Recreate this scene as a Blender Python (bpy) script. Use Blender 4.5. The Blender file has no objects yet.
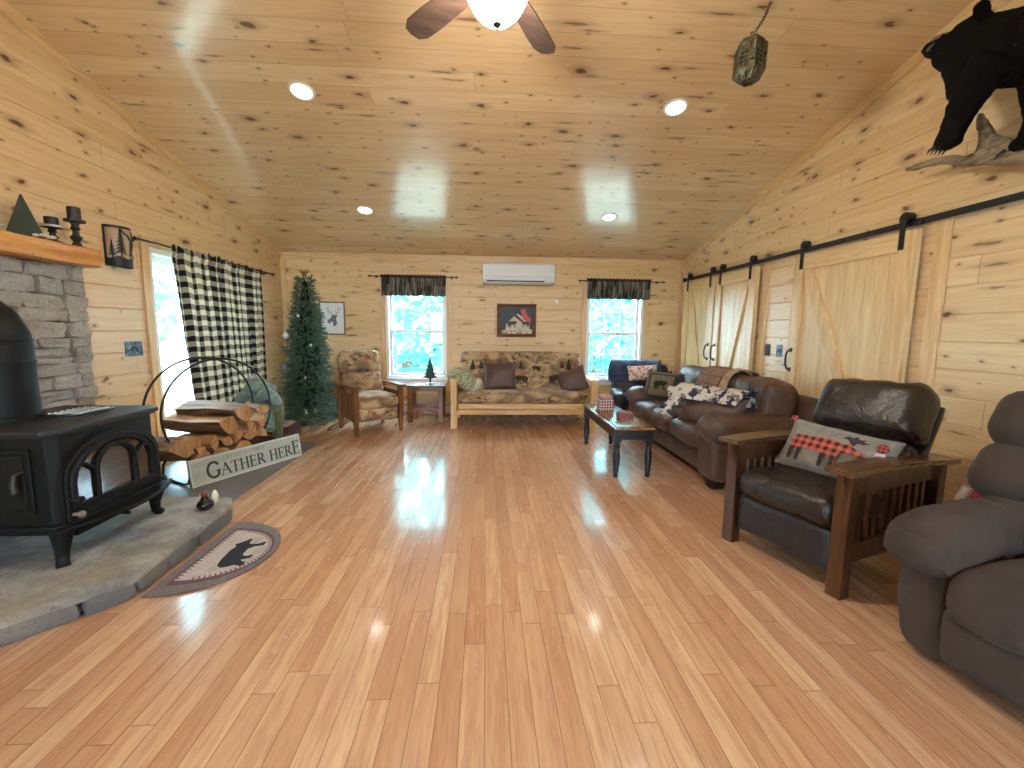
import bpy, math, random
from mathutils import Matrix, Vector, noise
random.seed(7)
SC = bpy.context.scene
COL = SC.collection
PI = math.pi
XL, XR, YB, H, K = -2.998, 3.052, 6.68, 2.406, 0.251      # side walls, far wall, eave height, roof pitch
YR = 2.2                                                   # ridge
YF = 2 * YR - YB                                           # wall behind the camera
ZR = H + K * (YB - YR)

# ------------------------------------------------------------------ mesh builder
class MB:
    def __init__(s):
        s.v, s.f, s.m, s.uv, s.mi, s.tf = [], [], [], {}, 0, None
    def add(s, vs, fs, uvs=None):
        b = len(s.v)
        for p in vs:
            p = Vector(p)
            s.v.append(s.tf @ p if s.tf else p)
        for i, f in enumerate(fs):
            s.f.append([b + k for k in f]); s.m.append(s.mi)
            if uvs: s.uv[len(s.f) - 1] = uvs[i]
        return s
    def box(s, x0, x1, y0, y1, z0, z1):
        return s.add([(x0,y0,z0),(x1,y0,z0),(x1,y1,z0),(x0,y1,z0),(x0,y0,z1),(x1,y0,z1),(x1,y1,z1),(x0,y1,z1)],
                     [(0,3,2,1),(4,5,6,7),(0,1,5,4),(1,2,6,5),(2,3,7,6),(3,0,4,7)])
    def bar(s, p0, p1, w, d, up=(0,0,1)):
        p0, p1 = Vector(p0), Vector(p1); a = (p1 - p0).normalized(); u = Vector(up)
        if abs(a.dot(u)) > .98: u = Vector((0,1,0))
        x = a.cross(u).normalized() * (w / 2); y = x.cross(a).normalized() * (d / 2)
        vs = [p + i * x + j * y for p in (p0, p1) for i, j in ((-1,-1),(1,-1),(1,1),(-1,1))]
        return s.add(vs, [(0,3,2,1),(4,5,6,7),(0,1,5,4),(1,2,6,5),(2,3,7,6),(3,0,4,7)][::1])
    def taper(s, p0, p1, w0, d0, w1, d1):
        (x0,y0,z0),(x1,y1,z1) = p0, p1
        vs = [(x0+i*w0/2, y0+j*d0/2, z0) for i, j in ((-1,-1),(1,-1),(1,1),(-1,1))] + [(x1+i*w1/2, y1+j*d1/2, z1) for i, j in ((-1,-1),(1,-1),(1,1),(-1,1))]
        return s.add(vs, [(0,3,2,1),(4,5,6,7),(0,1,5,4),(1,2,6,5),(2,3,7,6),(3,0,4,7)])
    def tube(s, pts, r, n=10, closed=False, caps=True):
        pts = [Vector(p) for p in pts]; N = len(pts)
        rs = r if isinstance(r, (list, tuple)) else [r] * N
        vs, fs, prev = [], [], None
        for i, p in enumerate(pts):
            if closed: t = pts[(i+1) % N] - pts[i-1]
            else: t = pts[min(i+1, N-1)] - pts[max(i-1, 0)]
            t.normalize()
            if prev is None:
                a = Vector((0,0,1)) if abs(t.z) < .9 else Vector((1,0,0))
                x = t.cross(a).normalized()
            else:
                x = (prev - t * prev.dot(t)).normalized()
            prev = x; y = t.cross(x)
            for k in range(n):
                q = 2*PI*k/n
                vs.append(p + (x*math.cos(q) + y*math.sin(q)) * rs[i])
        for i in range(N if closed else N-1):
            j = (i+1) % N
            for k in range(n):
                l = (k+1) % n
                fs.append((i*n+k, i*n+l, j*n+l, j*n+k))
        if caps and not closed:
            fs.append(tuple(range(n))[::-1]); fs.append(tuple(range((N-1)*n, N*n)))
        return s.add(vs, fs)
    def cyl(s, p0, p1, r0, r1=None, n=16):
        return s.tube([p0, p1], [r0, r0 if r1 is None else r1], n)
    def lathe(s, prof, c=(0,0,0), n=24, a0=0, a1=2*PI):
        full = abs(a1 - a0 - 2*PI) < 1e-6; vs, fs = [], []; m = n if full else n + 1
        for r, z in prof:
            for k in range(m):
                q = a0 + (a1-a0)*k/n
                vs.append((c[0]+r*math.cos(q), c[1]+r*math.sin(q), c[2]+z))
        for i in range(len(prof)-1):
            for k in range(n):
                l = (k+1) % m
                fs.append((i*m+k, i*m+l, (i+1)*m+l, (i+1)*m+k))
        if full:
            if prof[0][0] > 1e-4: fs.append(tuple(range(m))[::-1])
            if prof[-1][0] > 1e-4: fs.append(tuple(range((len(prof)-1)*m, len(prof)*m)))
        return s.add(vs, fs)
    def prism(s, poly, f, t0, t1):
        """poly: 2-D outline; f(a, b, t) -> 3-D point; extruded from t0 to t1"""
        n = len(poly)
        vs = [f(a, b, t0) for a, b in poly] + [f(a, b, t1) for a, b in poly]
        fs = [tuple(range(n))[::-1], tuple(range(n, 2*n))] + [(i, (i+1) % n, n+(i+1) % n, n+i) for i in range(n)]
        return s.add(vs, fs)
    def grid(s, nu, nv, f, uvf=None):
        vs = [f(i/nu, j/nv) for j in range(nv+1) for i in range(nu+1)]
        fs, uvs = [], []
        for j in range(nv):
            for i in range(nu):
                a = j*(nu+1)+i
                fs.append((a, a+1, a+nu+2, a+nu+1))
                if uvf: uvs.append([uvf(x/nu, y/nv) for x, y in ((i,j),(i+1,j),(i+1,j+1),(i,j+1))])
        return s.add(vs, fs, uvs if uvf else None)
    def cube_surface(s, n, f):
        """subdivided cube of -1..1, every vertex sent through f"""
        idx, vs, fs = {}, [], []
        def vid(i, j, k):
            key = (i, j, k)
            if key not in idx:
                idx[key] = len(vs); vs.append(f(2*i/n-1, 2*j/n-1, 2*k/n-1))
            return idx[key]
        for a in range(n):
            for b in range(n):
                for q in (0, n):
                    w = [(a,b,q),(a+1,b,q),(a+1,b+1,q),(a,b+1,q)]
                    fs.append([vid(*p) for p in (w if q else w[::-1])])
                    w = [(a,q,b),(a+1,q,b),(a+1,q,b+1),(a,q,b+1)]
                    fs.append([vid(*p) for p in (w[::-1] if q else w)])
                    w = [(q,a,b),(q,a+1,b),(q,a+1,b+1),(q,a,b+1)]
                    fs.append([vid(*p) for p in (w if q else w[::-1])])
        return s.add(vs, fs)
    def cushion(s, x0, x1, y0, y1, z0, z1, r=.05, pt=.0, pf=.0, ps=.0, n=12, lump=0, extra=None):
        """rounded box; pt, pf, ps: how far the top/bottom, front/back and sides swell"""
        c = Vector(((x0+x1)/2, (y0+y1)/2, (z0+z1)/2)); h = Vector(((x1-x0)/2, (y1-y0)/2, (z1-z0)/2))
        r = min(r, h.x, h.y, h.z)
        def f(a, b, d):
            # finer rows near the edges
            e = [math.copysign(abs(q) ** .75, q) for q in (a, b, d)]
            p = Vector((e[0]*h.x, e[1]*h.y, e[2]*h.z))
            q = Vector([max(-(h[i]-r), min(h[i]-r, p[i])) for i in range(3)])
            dd = p - q
            p = q + (dd.normalized() * r if dd.length > 1e-6 else dd)
            u = [p[i]/h[i] for i in range(3)]
            p.z += pt * u[2] * max(0, 1-u[0]**2)**.6 * max(0, 1-u[1]**2)**.6
            p.y += pf * u[1] * max(0, 1-u[0]**2)**.6 * max(0, 1-u[2]**2)**.6
            p.x += ps * u[0] * max(0, 1-u[1]**2)**.6 * max(0, 1-u[2]**2)**.6
            if lump:
                w = (c + p) * 7
                p += Vector((noise.noise(w), noise.noise(w + Vector((9,0,0))), noise.noise(w + Vector((0,9,0))))) * lump
            if extra: p = extra(p, u)
            return c + p
        return s.cube_surface(n, f)
    def pillow(s, w, h, t, n=14, ear=.06, lump=.008):
        """throw pillow in the x-z plane, thickness along y, centred on the origin"""
        def f(a, b, d):
            k = max(0, (1-a*a)) ** .42 * max(0, (1-d*d)) ** .42
            pinch = 1 - ear * (1-abs(d)**2.5) * abs(a) ** 4
            pinz = 1 - ear * (1-abs(a)**2.5) * abs(d) ** 4
            p = Vector((a*w/2*pinch, b*t/2*k + (.004*b), d*h/2*pinz))
            q = p * 9
            p += Vector((0, noise.noise(q), 0)) * lump * k
            return p
        return s.cube_surface(n, f)
    def ball(s, c, rx, ry=None, rz=None, nu=16, nv=10):
        ry = ry or rx; rz = rz or rx; vs, fs = [(c[0], c[1], c[2]-rz)], []
        for j in range(1, nv):
            t = -PI/2 + PI*j/nv
            for i in range(nu):
                q = 2*PI*i/nu
                vs.append((c[0]+rx*math.cos(t)*math.cos(q), c[1]+ry*math.cos(t)*math.sin(q), c[2]+rz*math.sin(t)))
        vs.append((c[0], c[1], c[2]+rz)); L = len(vs)-1
        for i in range(nu):
            l = (i+1) % nu
            fs.append((0, 1+l, 1+i)); fs.append((L, L-nu+i, L-nu+l))
            for j in range(nv-2):
                a = 1+j*nu
                fs.append((a+i, a+l, a+nu+l, a+nu+i))
        return s.add(vs, fs)

from mathutils.geometry import delaunay_2d_cdt
def patch(mb, poly, f, step, t=.003):
    """outline filled with small triangles so that it can follow a curved surface: f(a, b, lift)"""
    pts, edges = [], []
    n = len(poly)
    for i, p in enumerate(poly):
        q = poly[(i+1) % n]; k = max(1, int(math.dist(p, q)/step))
        for j in range(k): pts.append(Vector((p[0]+(q[0]-p[0])*j/k, p[1]+(q[1]-p[1])*j/k)))
    m = len(pts); edges = [(i, (i+1) % m) for i in range(m)]
    xs = [p.x for p in pts]; ys = [p.y for p in pts]
    x = min(xs)+step/2
    while x < max(xs):
        y = min(ys)+step/2
        while y < max(ys): pts.append(Vector((x, y))); y += step
        x += step
    v, e, fc = delaunay_2d_cdt(pts, edges, [list(range(m))], 1, 1e-6)[:3]
    mb.add([f(p.x, p.y, t) for p in v], [tuple(q) for q in fc])

def obj(name, mb, mats, parent=None, smooth=None, bevel=0, subsurf=0, solid=0):
    me = bpy.data.meshes.new(name)
    me.from_pydata([tuple(p) for p in mb.v], [], mb.f)
    mats = mats if isinstance(mats, (list, tuple)) else [mats]
    for m in mats: me.materials.append(m)
    if len(mats) > 1: me.polygons.foreach_set('material_index', mb.m)
    if mb.uv:
        uvl = me.uv_layers.new(name='UVMap')
        for p in me.polygons:
            u = mb.uv.get(p.index)
            if u:
                for li, q in zip(p.loop_indices, u): uvl.data[li].uv = q
    me.update()
    if smooth is not None:
        me.polygons.foreach_set('use_smooth', [True]*len(me.polygons))
        if smooth < 180: me.set_sharp_from_angle(angle=math.radians(smooth))
    o = bpy.data.objects.new(name, me); COL.objects.link(o)
    if parent: o.parent = parent
    if solid:
        m = o.modifiers.new('Solidify', 'SOLIDIFY'); m.thickness = solid; m.offset = 0
    if bevel:
        m = o.modifiers.new('Bevel', 'BEVEL'); m.width = bevel; m.segments = 2; m.limit_method = 'ANGLE'; m.angle_limit = .7
        m.harden_normals = False
    if subsurf:
        m = o.modifiers.new('Subsurf', 'SUBSURF'); m.levels = subsurf; m.render_levels = subsurf
    return o

def thing(name, label, cat, loc=(0,0,0), rotz=0, group=None, kind=None, rot=None):
    o = bpy.data.objects.new(name, None); COL.objects.link(o)
    o.location = loc; o.rotation_euler = rot or (0, 0, rotz); o.empty_display_size = .1
    o['label'] = label; o['category'] = cat
    if group: o['group'] = group
    if kind: o['kind'] = kind
    return o
def tag(o, label, cat, group=None, kind=None, loc=None, rot=None):
    o['label'] = label; o['category'] = cat
    if group: o['group'] = group
    if kind: o['kind'] = kind
    if loc: o.location = loc
    if rot: o.rotation_euler = rot
    return o
def dup(root, loc, rotz, label, group=None):
    r = root.copy(); COL.objects.link(r); r.location = loc; r.rotation_euler = (0, 0, rotz); r['label'] = label
    if group: r['group'] = group
    for ch in list(root.children):
        c = ch.copy(); COL.objects.link(c); c.parent = r
        for g in list(ch.children):
            d = g.copy(); COL.objects.link(d); d.parent = c
    return r

# ------------------------------------------------------------------ materials
def srgb(r, g, b):
    f = lambda c: (c/255/12.92) if c/255 <= .04045 else ((c/255+.055)/1.055)**2.4
    return (f(r), f(g), f(b), 1)
class NT:
    def __init__(s, name):
        s.mat = bpy.data.materials.new(name); s.mat.use_nodes = True
        s.t = s.mat.node_tree; s.t.nodes.clear()
        s.out = s.t.nodes.new('ShaderNodeOutputMaterial')
    def n(s, kind, **kw):
        o = s.t.nodes.new('ShaderNode' + kind)
        for k, v in kw.items():
            if k.startswith('i_'):
                o.inputs[k[2:].replace('_', ' ')].default_value = v
            else: setattr(o, k, v)
        return o
    def link(s, a, b): s.t.links.new(a, b)
    def val(s, x, sock):
        if hasattr(x, 'is_linked') or hasattr(x, 'links'): s.link(x, sock)
        else: sock.default_value = x
    def math(s, op, a, b=None, clamp=False):
        o = s.n('Math', operation=op, use_clamp=clamp); s.val(a, o.inputs[0])
        if b is not None: s.val(b, o.inputs[1])
        return o.outputs[0]
    def mix(s, fac, a, b, mode='MIX'):
        o = s.n('Mix', data_type='RGBA', blend_type=mode); o.clamp_factor = True
        s.val(fac, o.inputs[0]); s.val(a, o.inputs[6]); s.val(b, o.inputs[7])
        return o.outputs[2]
    def smooth(s, x, lo, hi, a=0., b=1.):
        o = s.n('MapRange', interpolation_type='SMOOTHSTEP'); s.val(x, o.inputs[0])
        for i, q in zip((1, 2, 3, 4), (lo, hi, a, b)): o.inputs[i].default_value = q
        return o.outputs[0]
    def comb(s, x, y, z=0.):
        o = s.n('CombineXYZ')
        for i, q in enumerate((x, y, z)): s.val(q, o.inputs[i])
        return o.outputs[0]
    def noise(s, vec, scale, detail=3., rough=.5, dist=0.):
        o = s.n('TexNoise'); 
        if vec is not None: s.link(vec, o.inputs['Vector'])
        o.inputs['Scale'].default_value = scale; o.inputs['Detail'].default_value = detail
        o.inputs['Roughness'].default_value = rough; o.inputs['Distortion'].default_value = dist
        return o.outputs[0]
    def coord(s, which='Object'):
        return s.n('TexCoord').outputs[which]
    def mapped(s, vec, scale=(1,1,1), loc=(0,0,0), rot=(0,0,0)):
        o = s.n('Mapping'); s.link(vec, o.inputs[0]); o.inputs[1].default_value = loc
        o.inputs[2].default_value = rot; o.inputs[3].default_value = scale
        return o.outputs[0]
    def bump(s, h, strength=.3, dist=.01):
        o = s.n('Bump'); s.link(h, o.inputs['Height']); o.inputs['Strength'].default_value = strength
        o.inputs['Distance'].default_value = dist
        return o.outputs[0]
    def principled(s, col, rough=.5, metal=0., normal=None, **kw):
        o = s.n('BsdfPrincipled'); s.val(col, o.inputs['Base Color']); s.val(rough, o.inputs['Roughness'])
        o.inputs['Metallic'].default_value = metal
        if normal is not None: s.link(normal, o.inputs['Normal'])
        for k, v in kw.items(): o.inputs[k.replace('_', ' ')].default_value = v
        s.link(o.outputs[0], s.out.inputs[0])
        return s.mat
def sc(c, k): return (min(1, c[0]*k), min(1, c[1]*k), min(1, c[2]*k), 1)

def plain(name, c, rough=.5, metal=0., var=.12, vscale=6., bscale=0, bstr=.2, **kw):
    t = NT(name); co = t.coord()
    col = t.mix(t.noise(co, vscale, 4.), sc(c, 1-var), sc(c, 1+var))
    nm = t.bump(t.noise(co, bscale, 3.), bstr, .004) if bscale else None
    return t.principled(col, rough, metal, nm, **kw)
def fabric(name, c, c2=None, rough=.9, vs=14., bs=260., bstr=.5, **kw):
    t = NT(name); co = t.coord(); c2 = c2 or sc(c, .7)
    col = t.mix(t.smooth(t.noise(co, vs, 5., .65), .3, .7), c2, c)
    col = t.mix(t.math('MULTIPLY', t.noise(co, bs*.7, 1.), .5), col, sc(c2, .8))
    nm = t.bump(t.math('ADD', t.noise(co, bs, 2.), t.math('MULTIPLY', t.noise(co, 9., 3.), 2.)), bstr, .003)
    kw.setdefault('Sheen_Weight', .25)
    return t.principled(col, rough, 0., nm, **kw)
def leather(name, c, rough=.36, wr=7.):
    t = NT(name); co = t.coord()
    v = t.n('TexVoronoi', feature='F1'); t.link(co, v.inputs[0]); v.inputs['Scale'].default_value = 170.
    col = t.mix(t.smooth(t.noise(co, 5., 5., .6), .35, .7), sc(c, .75), sc(c, 1.25))
    w = t.noise(co, wr, 4., .6, 1.2)
    h = t.math('ADD', t.math('MULTIPLY', w, 5.), t.math('MULTIPLY', v.outputs[0], .4))
    r = t.math('ADD', t.math('MULTIPLY', w, .2), rough-.1)
    return t.principled(col, r, 0., t.bump(h, .45, .004), Specular_IOR_Level=.5)
def wood(name, c1, c2, axis='z', rough=.4, scale=1., knots=0., **kw):
    t = NT(name); co = t.coord(); rnd = t.n('ObjectInfo').outputs['Random']
    off = t.n('VectorMath', operation='ADD'); t.link(co, off.inputs[0]); t.link(t.comb(rnd, t.math('MULTIPLY', rnd, 7.), rnd), off.inputs[1])
    s = {'x': (2, 22, 22), 'y': (22, 2, 22), 'z': (22, 22, 2)}[axis]
    g = t.noise(t.mapped(off.outputs[0], [q*scale for q in s]), 1., 5., .6, .8)
    fine = t.noise(t.mapped(off.outputs[0], [q*scale*6 for q in s]), 1., 2.)
    col = t.mix(t.smooth(g, .3, .72), c1, c2)
    col = t.mix(t.math('MULTIPLY', fine, .35), col, sc(c1, .6))
    if knots:
        v = t.n('TexVoronoi', feature='F1'); s2 = {'x': (2, 7, 7), 'y': (7, 2, 7), 'z': (7, 7, 2)}[axis]
        t.link(t.mapped(off.outputs[0], s2), v.inputs[0])
        col = t.mix(t.smooth(v.outputs[0], .06*knots, .16*knots, 1., 0.), col, sc(c1, .3))
    return t.principled(col, rough, 0., t.bump(g, .12, .003), **kw)

def planks(name, u, v, w, ln, base, dark, light, rough, knots=1., groove=False, spread=.5, grain=1., coat=0., bumpy=.1, knotcol=None, usc=1.4, spec=.5, gw=.02, coatr=.05):
    """boards along axis u, width w across axis v (world axes 0..2)"""
    t = NT(name); sp = t.n('SeparateXYZ'); t.link(t.coord(), sp.inputs[0])
    U, V = sp.outputs[u], sp.outputs[v]
    vr = t.math('DIVIDE', V, w); row = t.math('FLOOR', vr); fv = t.math('FRACT', t.math('ADD', vr, 200.))
    r1 = t.n('TexWhiteNoise', noise_dimensions='1D'); t.link(row, r1.inputs['W'])
    uu = t.math('ADD', t.math('DIVIDE', U, ln), t.math('MULTIPLY', r1.outputs[0], 13.7)); colm = t.math('FLOOR', uu); fu = t.math('FRACT', t.math('ADD', uu, 200.))
    r2 = t.n('TexWhiteNoise', noise_dimensions='2D'); t.link(t.comb(row, colm), r2.inputs['Vector'])
    R = r2.outputs[0]; off = t.math('MULTIPLY', R, 40.)
    gv = t.comb(t.math('ADD', t.math('MULTIPLY', U, usc), off), t.math('MULTIPLY', V, 1.), off)
    g1 = t.noise(t.mapped(gv, (1., 24., 1.)), 1., 4., .6, .6)
    g2 = t.noise(t.mapped(gv, (3.5, 130., 1.)), 1., 2., .6)
    col = t.mix(t.smooth(R, 0., 1.), t.mix(.5*spread, base, dark), t.mix(.5*spread, base, light))
    col = t.mix(t.smooth(g1, .36, .74, 0., .55*grain), col, dark)
    col = t.mix(t.smooth(g2, .45, .75, 0., .3*grain), col, sc(dark, .8))
    if knots:
        kc = knotcol or srgb(96, 52, 26)
        wob = t.noise(t.comb(t.math('MULTIPLY', U, 9.), t.math('MULTIPLY', V, 22.), off), 1., 2.)
        for (su, sv, r0, keep, stre) in ((2.1, 4.6, .085, .5, 1.), (5.5, 10., .075, .72, .8), (1.1, 9., .085, .7, .7)):
            vn = t.n('TexVoronoi', feature='F1', voronoi_dimensions='2D')
            a = t.math('ADD', t.math('MULTIPLY', U, su), t.math('MULTIPLY', wob, .18)); b = t.math('ADD', t.math('MULTIPLY', V, sv), t.math('MULTIPLY', wob, .22))
            t.link(t.comb(a, b), vn.inputs['Vector']); vn.inputs['Scale'].default_value = 1.
            sc2 = t.n('SeparateColor'); t.link(vn.outputs['Color'], sc2.inputs[0])
            on = t.math('GREATER_THAN', sc2.outputs[0], keep)
            rr = t.math('ADD', t.math('MULTIPLY', sc2.outputs[1], .8), .45)
            d = t.math('DIVIDE', vn.outputs['Distance'], rr)
            core = t.math('MULTIPLY', t.smooth(d, r0*.55*knots, r0*1.1*knots, 1., 0.), on)
            halo = t.math('MULTIPLY', t.smooth(d, r0*.8*knots, r0*3.2*knots, .55, 0.), on)
            col = t.mix(t.math('MULTIPLY', halo, stre), col, t.mix(.5, dark, kc))
            col = t.mix(t.math('MULTIPLY', core, stre*.93), col, kc)
    edge = t.math('MINIMUM', fv, t.math('SUBTRACT', 1., fv)); joint = t.math('MULTIPLY', t.math('MINIMUM', fu, t.math('SUBTRACT', 1., fu)), ln/w)
    jm = t.smooth(joint, gw*.3, gw, 1., 0.)
    if groove:
        gm = t.math('MAXIMUM', t.smooth(edge, gw*.3, gw, 1., 0.), jm)
    else: gm = jm
    col = t.mix(t.math('MULTIPLY', gm, .6), col, sc(dark, .35))
    h = t.math('SUBTRACT', t.math('MULTIPLY', g2, .12*bumpy), t.math('MULTIPLY', gm, 1.))
    h = t.math('ADD', h, t.math('MULTIPLY', t.noise(t.comb(t.math('MULTIPLY', U, .9), t.math('MULTIPLY', V, 14.)), 1., 1.), bumpy))
    if groove: h = t.math('ADD', h, t.math('MULTIPLY', t.math('MULTIPLY', t.math('SUBTRACT', R, .5), t.math('SUBTRACT', fv, .5)), bumpy*2.2))
    rg = t.math('ADD', t.math('MULTIPLY', g1, .1), rough-.05)
    return t.principled(col, rg, 0., t.bump(h, .35, .004), Coat_Weight=coat, Coat_Roughness=coatr, Specular_IOR_Level=spec)

def glassmat(name, tint=(1,1,1,1), refl=1.):
    t = NT(name)
    tr = t.n('BsdfTransparent'); tr.inputs[0].default_value = tint
    gl = t.n('BsdfGlossy'); gl.inputs['Roughness'].default_value = .02
    fr = t.n('LayerWeight'); fr.inputs[0].default_value = .5
    k = t.math('ADD', t.math('MULTIPLY', t.math('POWER', fr.outputs['Facing'], 5.), .7), .04)
    mx = t.n('MixShader'); t.link(t.math('MULTIPLY', k, refl), mx.inputs[0]); t.link(tr.outputs[0], mx.inputs[1]); t.link(gl.outputs[0], mx.inputs[2])
    t.link(mx.outputs[0], t.out.inputs[0])
    return t.mat
def emit(name, c, s):
    t = NT(name); e = t.n('Emission'); e.inputs[0].default_value = c; e.inputs[1].default_value = s
    t.link(e.outputs[0], t.out.inputs[0]); return t.mat

PINE, PINED, PINEL = srgb(233,204,158), srgb(212,170,118), srgb(244,222,182)
M = {}
M['wall_x'] = planks('pine boards far wall', 0, 2, .18, 2.4, srgb(231,196,144), srgb(208,162,106), srgb(242,214,168), .42, spread=.5)
M['wall_y'] = planks('pine boards side walls', 1, 2, .18, 2.6, PINE, PINED, PINEL, .42, spread=.5)
M['ceil'] = planks('pine boards ceiling', 0, 1, .175, 2.9, srgb(236,208,166), srgb(214,174,126), srgb(246,226,190), .30, groove=True, spread=.7, gw=.014, spec=.5, coat=.9, coatr=.14)
M['floor'] = planks('oak strip floor', 1, 0, .083, .95, srgb(212,167,130), srgb(176,122,90), srgb(230,192,154), .26, knots=0, groove=True, spread=.95, grain=1.3, coat=.9, bumpy=.14, usc=2.2, gw=.03, spec=.55, coatr=.11)
M['trim'] = wood('pine trim', srgb(218,176,122), srgb(242,208,158), 'z', .4)
M['trim_h'] = wood('pine trim lying', srgb(218,176,122), srgb(242,208,158), 'x', .4)
M['trim_y'] = wood('pine trim along side', srgb(218,176,122), srgb(242,208,158), 'y', .4)
M['white'] = plain('white vinyl', srgb(240,242,244), .35, var=.02)
M['whiteenamel'] = plain('white enamel', srgb(232,232,228), .3, var=.02)
M['glass'] = glassmat('window glass', (.97,.99,1,1))
M['black'] = plain('black iron', srgb(26,25,27), .5, .4, var=.25, bscale=160., bstr=.15)
M['blackmetal'] = plain('black painted steel', srgb(30,30,32), .38, .3, var=.15)
M['stove'] = plain('black stove enamel', srgb(7,7,8), .6, .0, var=.3, vscale=12., bscale=220., bstr=.2, Specular_IOR_Level=.3)
M['stovetop'] = plain('worn stove top', srgb(34,33,34), .5, .1, var=.3, vscale=9., bscale=120.)
M['nickel'] = plain('silvery metal', srgb(190,188,182), .28, .9)
M['barn'] = wood('knotty pine door boards', srgb(224,186,130), srgb(244,216,166), 'z', .42, knots=.55)
M['barnframe'] = wood('pine door frame', srgb(216,172,114), srgb(240,206,152), 'z', .42)
M['mantel'] = wood('honey stained beam', srgb(178,108,34), srgb(226,160,66), 'y', .38, knots=.7)
# ------------------------------------------------------------------ room shell
def zc(y): return H + K * (YB - y) if y > YR else H + K * (y - YF)
def strips(z0, z1, holes):
    """profile of grooved boards: list of (z, depth)"""
    w, g, d = .18, .007, .006
    zs = {z0: 0, z1: 0}
    k = math.ceil(z0 / w)
    while k * w < z1 - .01:
        z = k * w
        if z - g > z0: zs[z-g] = 0; zs[z] = d; zs[z+g] = 0
        k += 1
    for h in holes:
        for z in h[2:]:
            if z0 < z < z1 and all(abs(z-q) > .0005 for q in zs): zs[z] = 0
    return sorted(zs.items())
def wall_mb(lo, hi, ztop, holes, place):
    """lo(z), hi(z): extent at height z; place(s, z, depth) -> point"""
    mb = MB(); P = strips(0, ztop, holes)
    for (za, da), (zb, db) in zip(P, P[1:]):
        zm = (za+zb)/2
        cuts = sorted((h[0], h[1]) for h in holes if h[2] < zm < h[3])
        ea = [lo(za)] + [q for c in cuts for q in c] + [hi(za)]; eb = [lo(zb)] + [q for c in cuts for q in c] + [hi(zb)]
        for i in range(0, len(ea), 2):
            mb.add([place(ea[i], za, da), place(ea[i+1], za, da), place(eb[i+1], zb, db), place(eb[i], zb, db)], [(0,1,2,3)])
    return mb
def struct(name, label, cat, mb, mats, **kw):
    return tag(obj(name, mb, mats, **kw), label, cat, kind='structure')
W1 = (-1.50, -.60, .56, 1.98); W2 = (1.545, 2.43, .56, 1.98); DL = (4.13, 5.95, .02, 2.0)
R1 = (-2.1, -.9, .8, 2.0); R2 = (.9, 2.1, .8, 2.0)  # unseen openings added behind the camera to let in fill daylight
struct('wall_back', 'knotty pine plank wall with two windows at the far end', 'wall', wall_mb(lambda z: XL, lambda z: XR, H+.02, [W1, W2], lambda s, z, d: (s, YB+d, z)), M['wall_x'])
struct('wall_front', 'pine plank wall at the viewing end of the room', 'wall', wall_mb(lambda z: XL, lambda z: XR, H+.02, [R1, R2], lambda s, z, d: (s, YF-d, z)), M['wall_x'])
glo = lambda z: YF + max(0, z-H)/K; ghi = lambda z: YB - max(0, z-H)/K
struct('wall_left', 'pine plank gable wall behind the wood stove', 'wall', wall_mb(glo, ghi, ZR, [DL], lambda s, z, d: (XL-d, s, z)), M['wall_y'])
struct('wall_right', 'pine plank gable wall behind the barn doors', 'wall', wall_mb(glo, ghi, ZR, [], lambda s, z, d: (XR+d, s, z)), M['wall_y'])
mb = MB(); mb.box(XL-.02, XR+.02, YF-.02, YB+.02, -.06, 0)
struct('floor', 'glossy oak strip floor', 'floor', mb, M['floor'])
mb = MB()
e = .05
mb.add([(XL-e, YB+e, H-K*e), (XR+e, YB+e, H-K*e), (XR+e, YR, ZR), (XL-e, YR, ZR), (XL-e, YF-e, H-K*e), (XR+e, YF-e, H-K*e)], [(0,1,2,3), (3,2,5,4)])
mb.add([(XL-e, YB+e, H-K*e+.08), (XR+e, YB+e, H-K*e+.08), (XR+e, YR, ZR+.08), (XL-e, YR, ZR+.08), (XL-e, YF-e, H-K*e+.08), (XR+e, YF-e, H-K*e+.08)], [(3,2,1,0), (4,5,2,3)])
struct('ceiling', 'sloping knotty pine board ceiling', 'ceiling', mb, M['ceil'])
# trims: rake boards under the slope, crown board on the far wall, corner boards
n = 0
for X, s, nm in ((XL, 1, 'stove side'), (XR, -1, 'barn door side')):
    for ya, yb in ((YB, YR), (YR, YF)):
        n += 1; mb = MB()
        za, zb = zc(ya), zc(yb)
        mb.add([(X, ya, za-.085), (X, yb, zb-.085), (X, yb, zb), (X, ya, za), (X+s*.018, ya, za-.085), (X+s*.018, yb, zb-.085), (X+s*.018, yb, zb), (X+s*.018, ya, za)],
               [(0,1,2,3), (4,5,6,7), (0,1,5,4), (3,2,6,7), (0,3,7,4), (1,2,6,5)])
        struct('trim_%d' % n, 'pine rake board under the %s slope, %s half' % ('ceiling', nm), 'trim', mb, M['trim_y'], bevel=.004)
mb = MB(); mb.box(XL, XR, YB-.016, YB, H-.1, H-.005); struct('trim_5', 'pine crown board at the top of the far wall', 'trim', mb, M['trim_h'], bevel=.004)
for i, (X, s) in enumerate(((XL, 1), (XR, -1))):
    mb = MB(); mb.box(min(X, X+s*.07), max(X, X+s*.07), YB-.018, YB, 0, H-.1)
    struct('trim_%d' % (6+i), 'pine corner board between the far wall and the %s wall' % ('patio door' if i == 0 else 'barn door'), 'trim', mb, M['trim'], bevel=.004)

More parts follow.
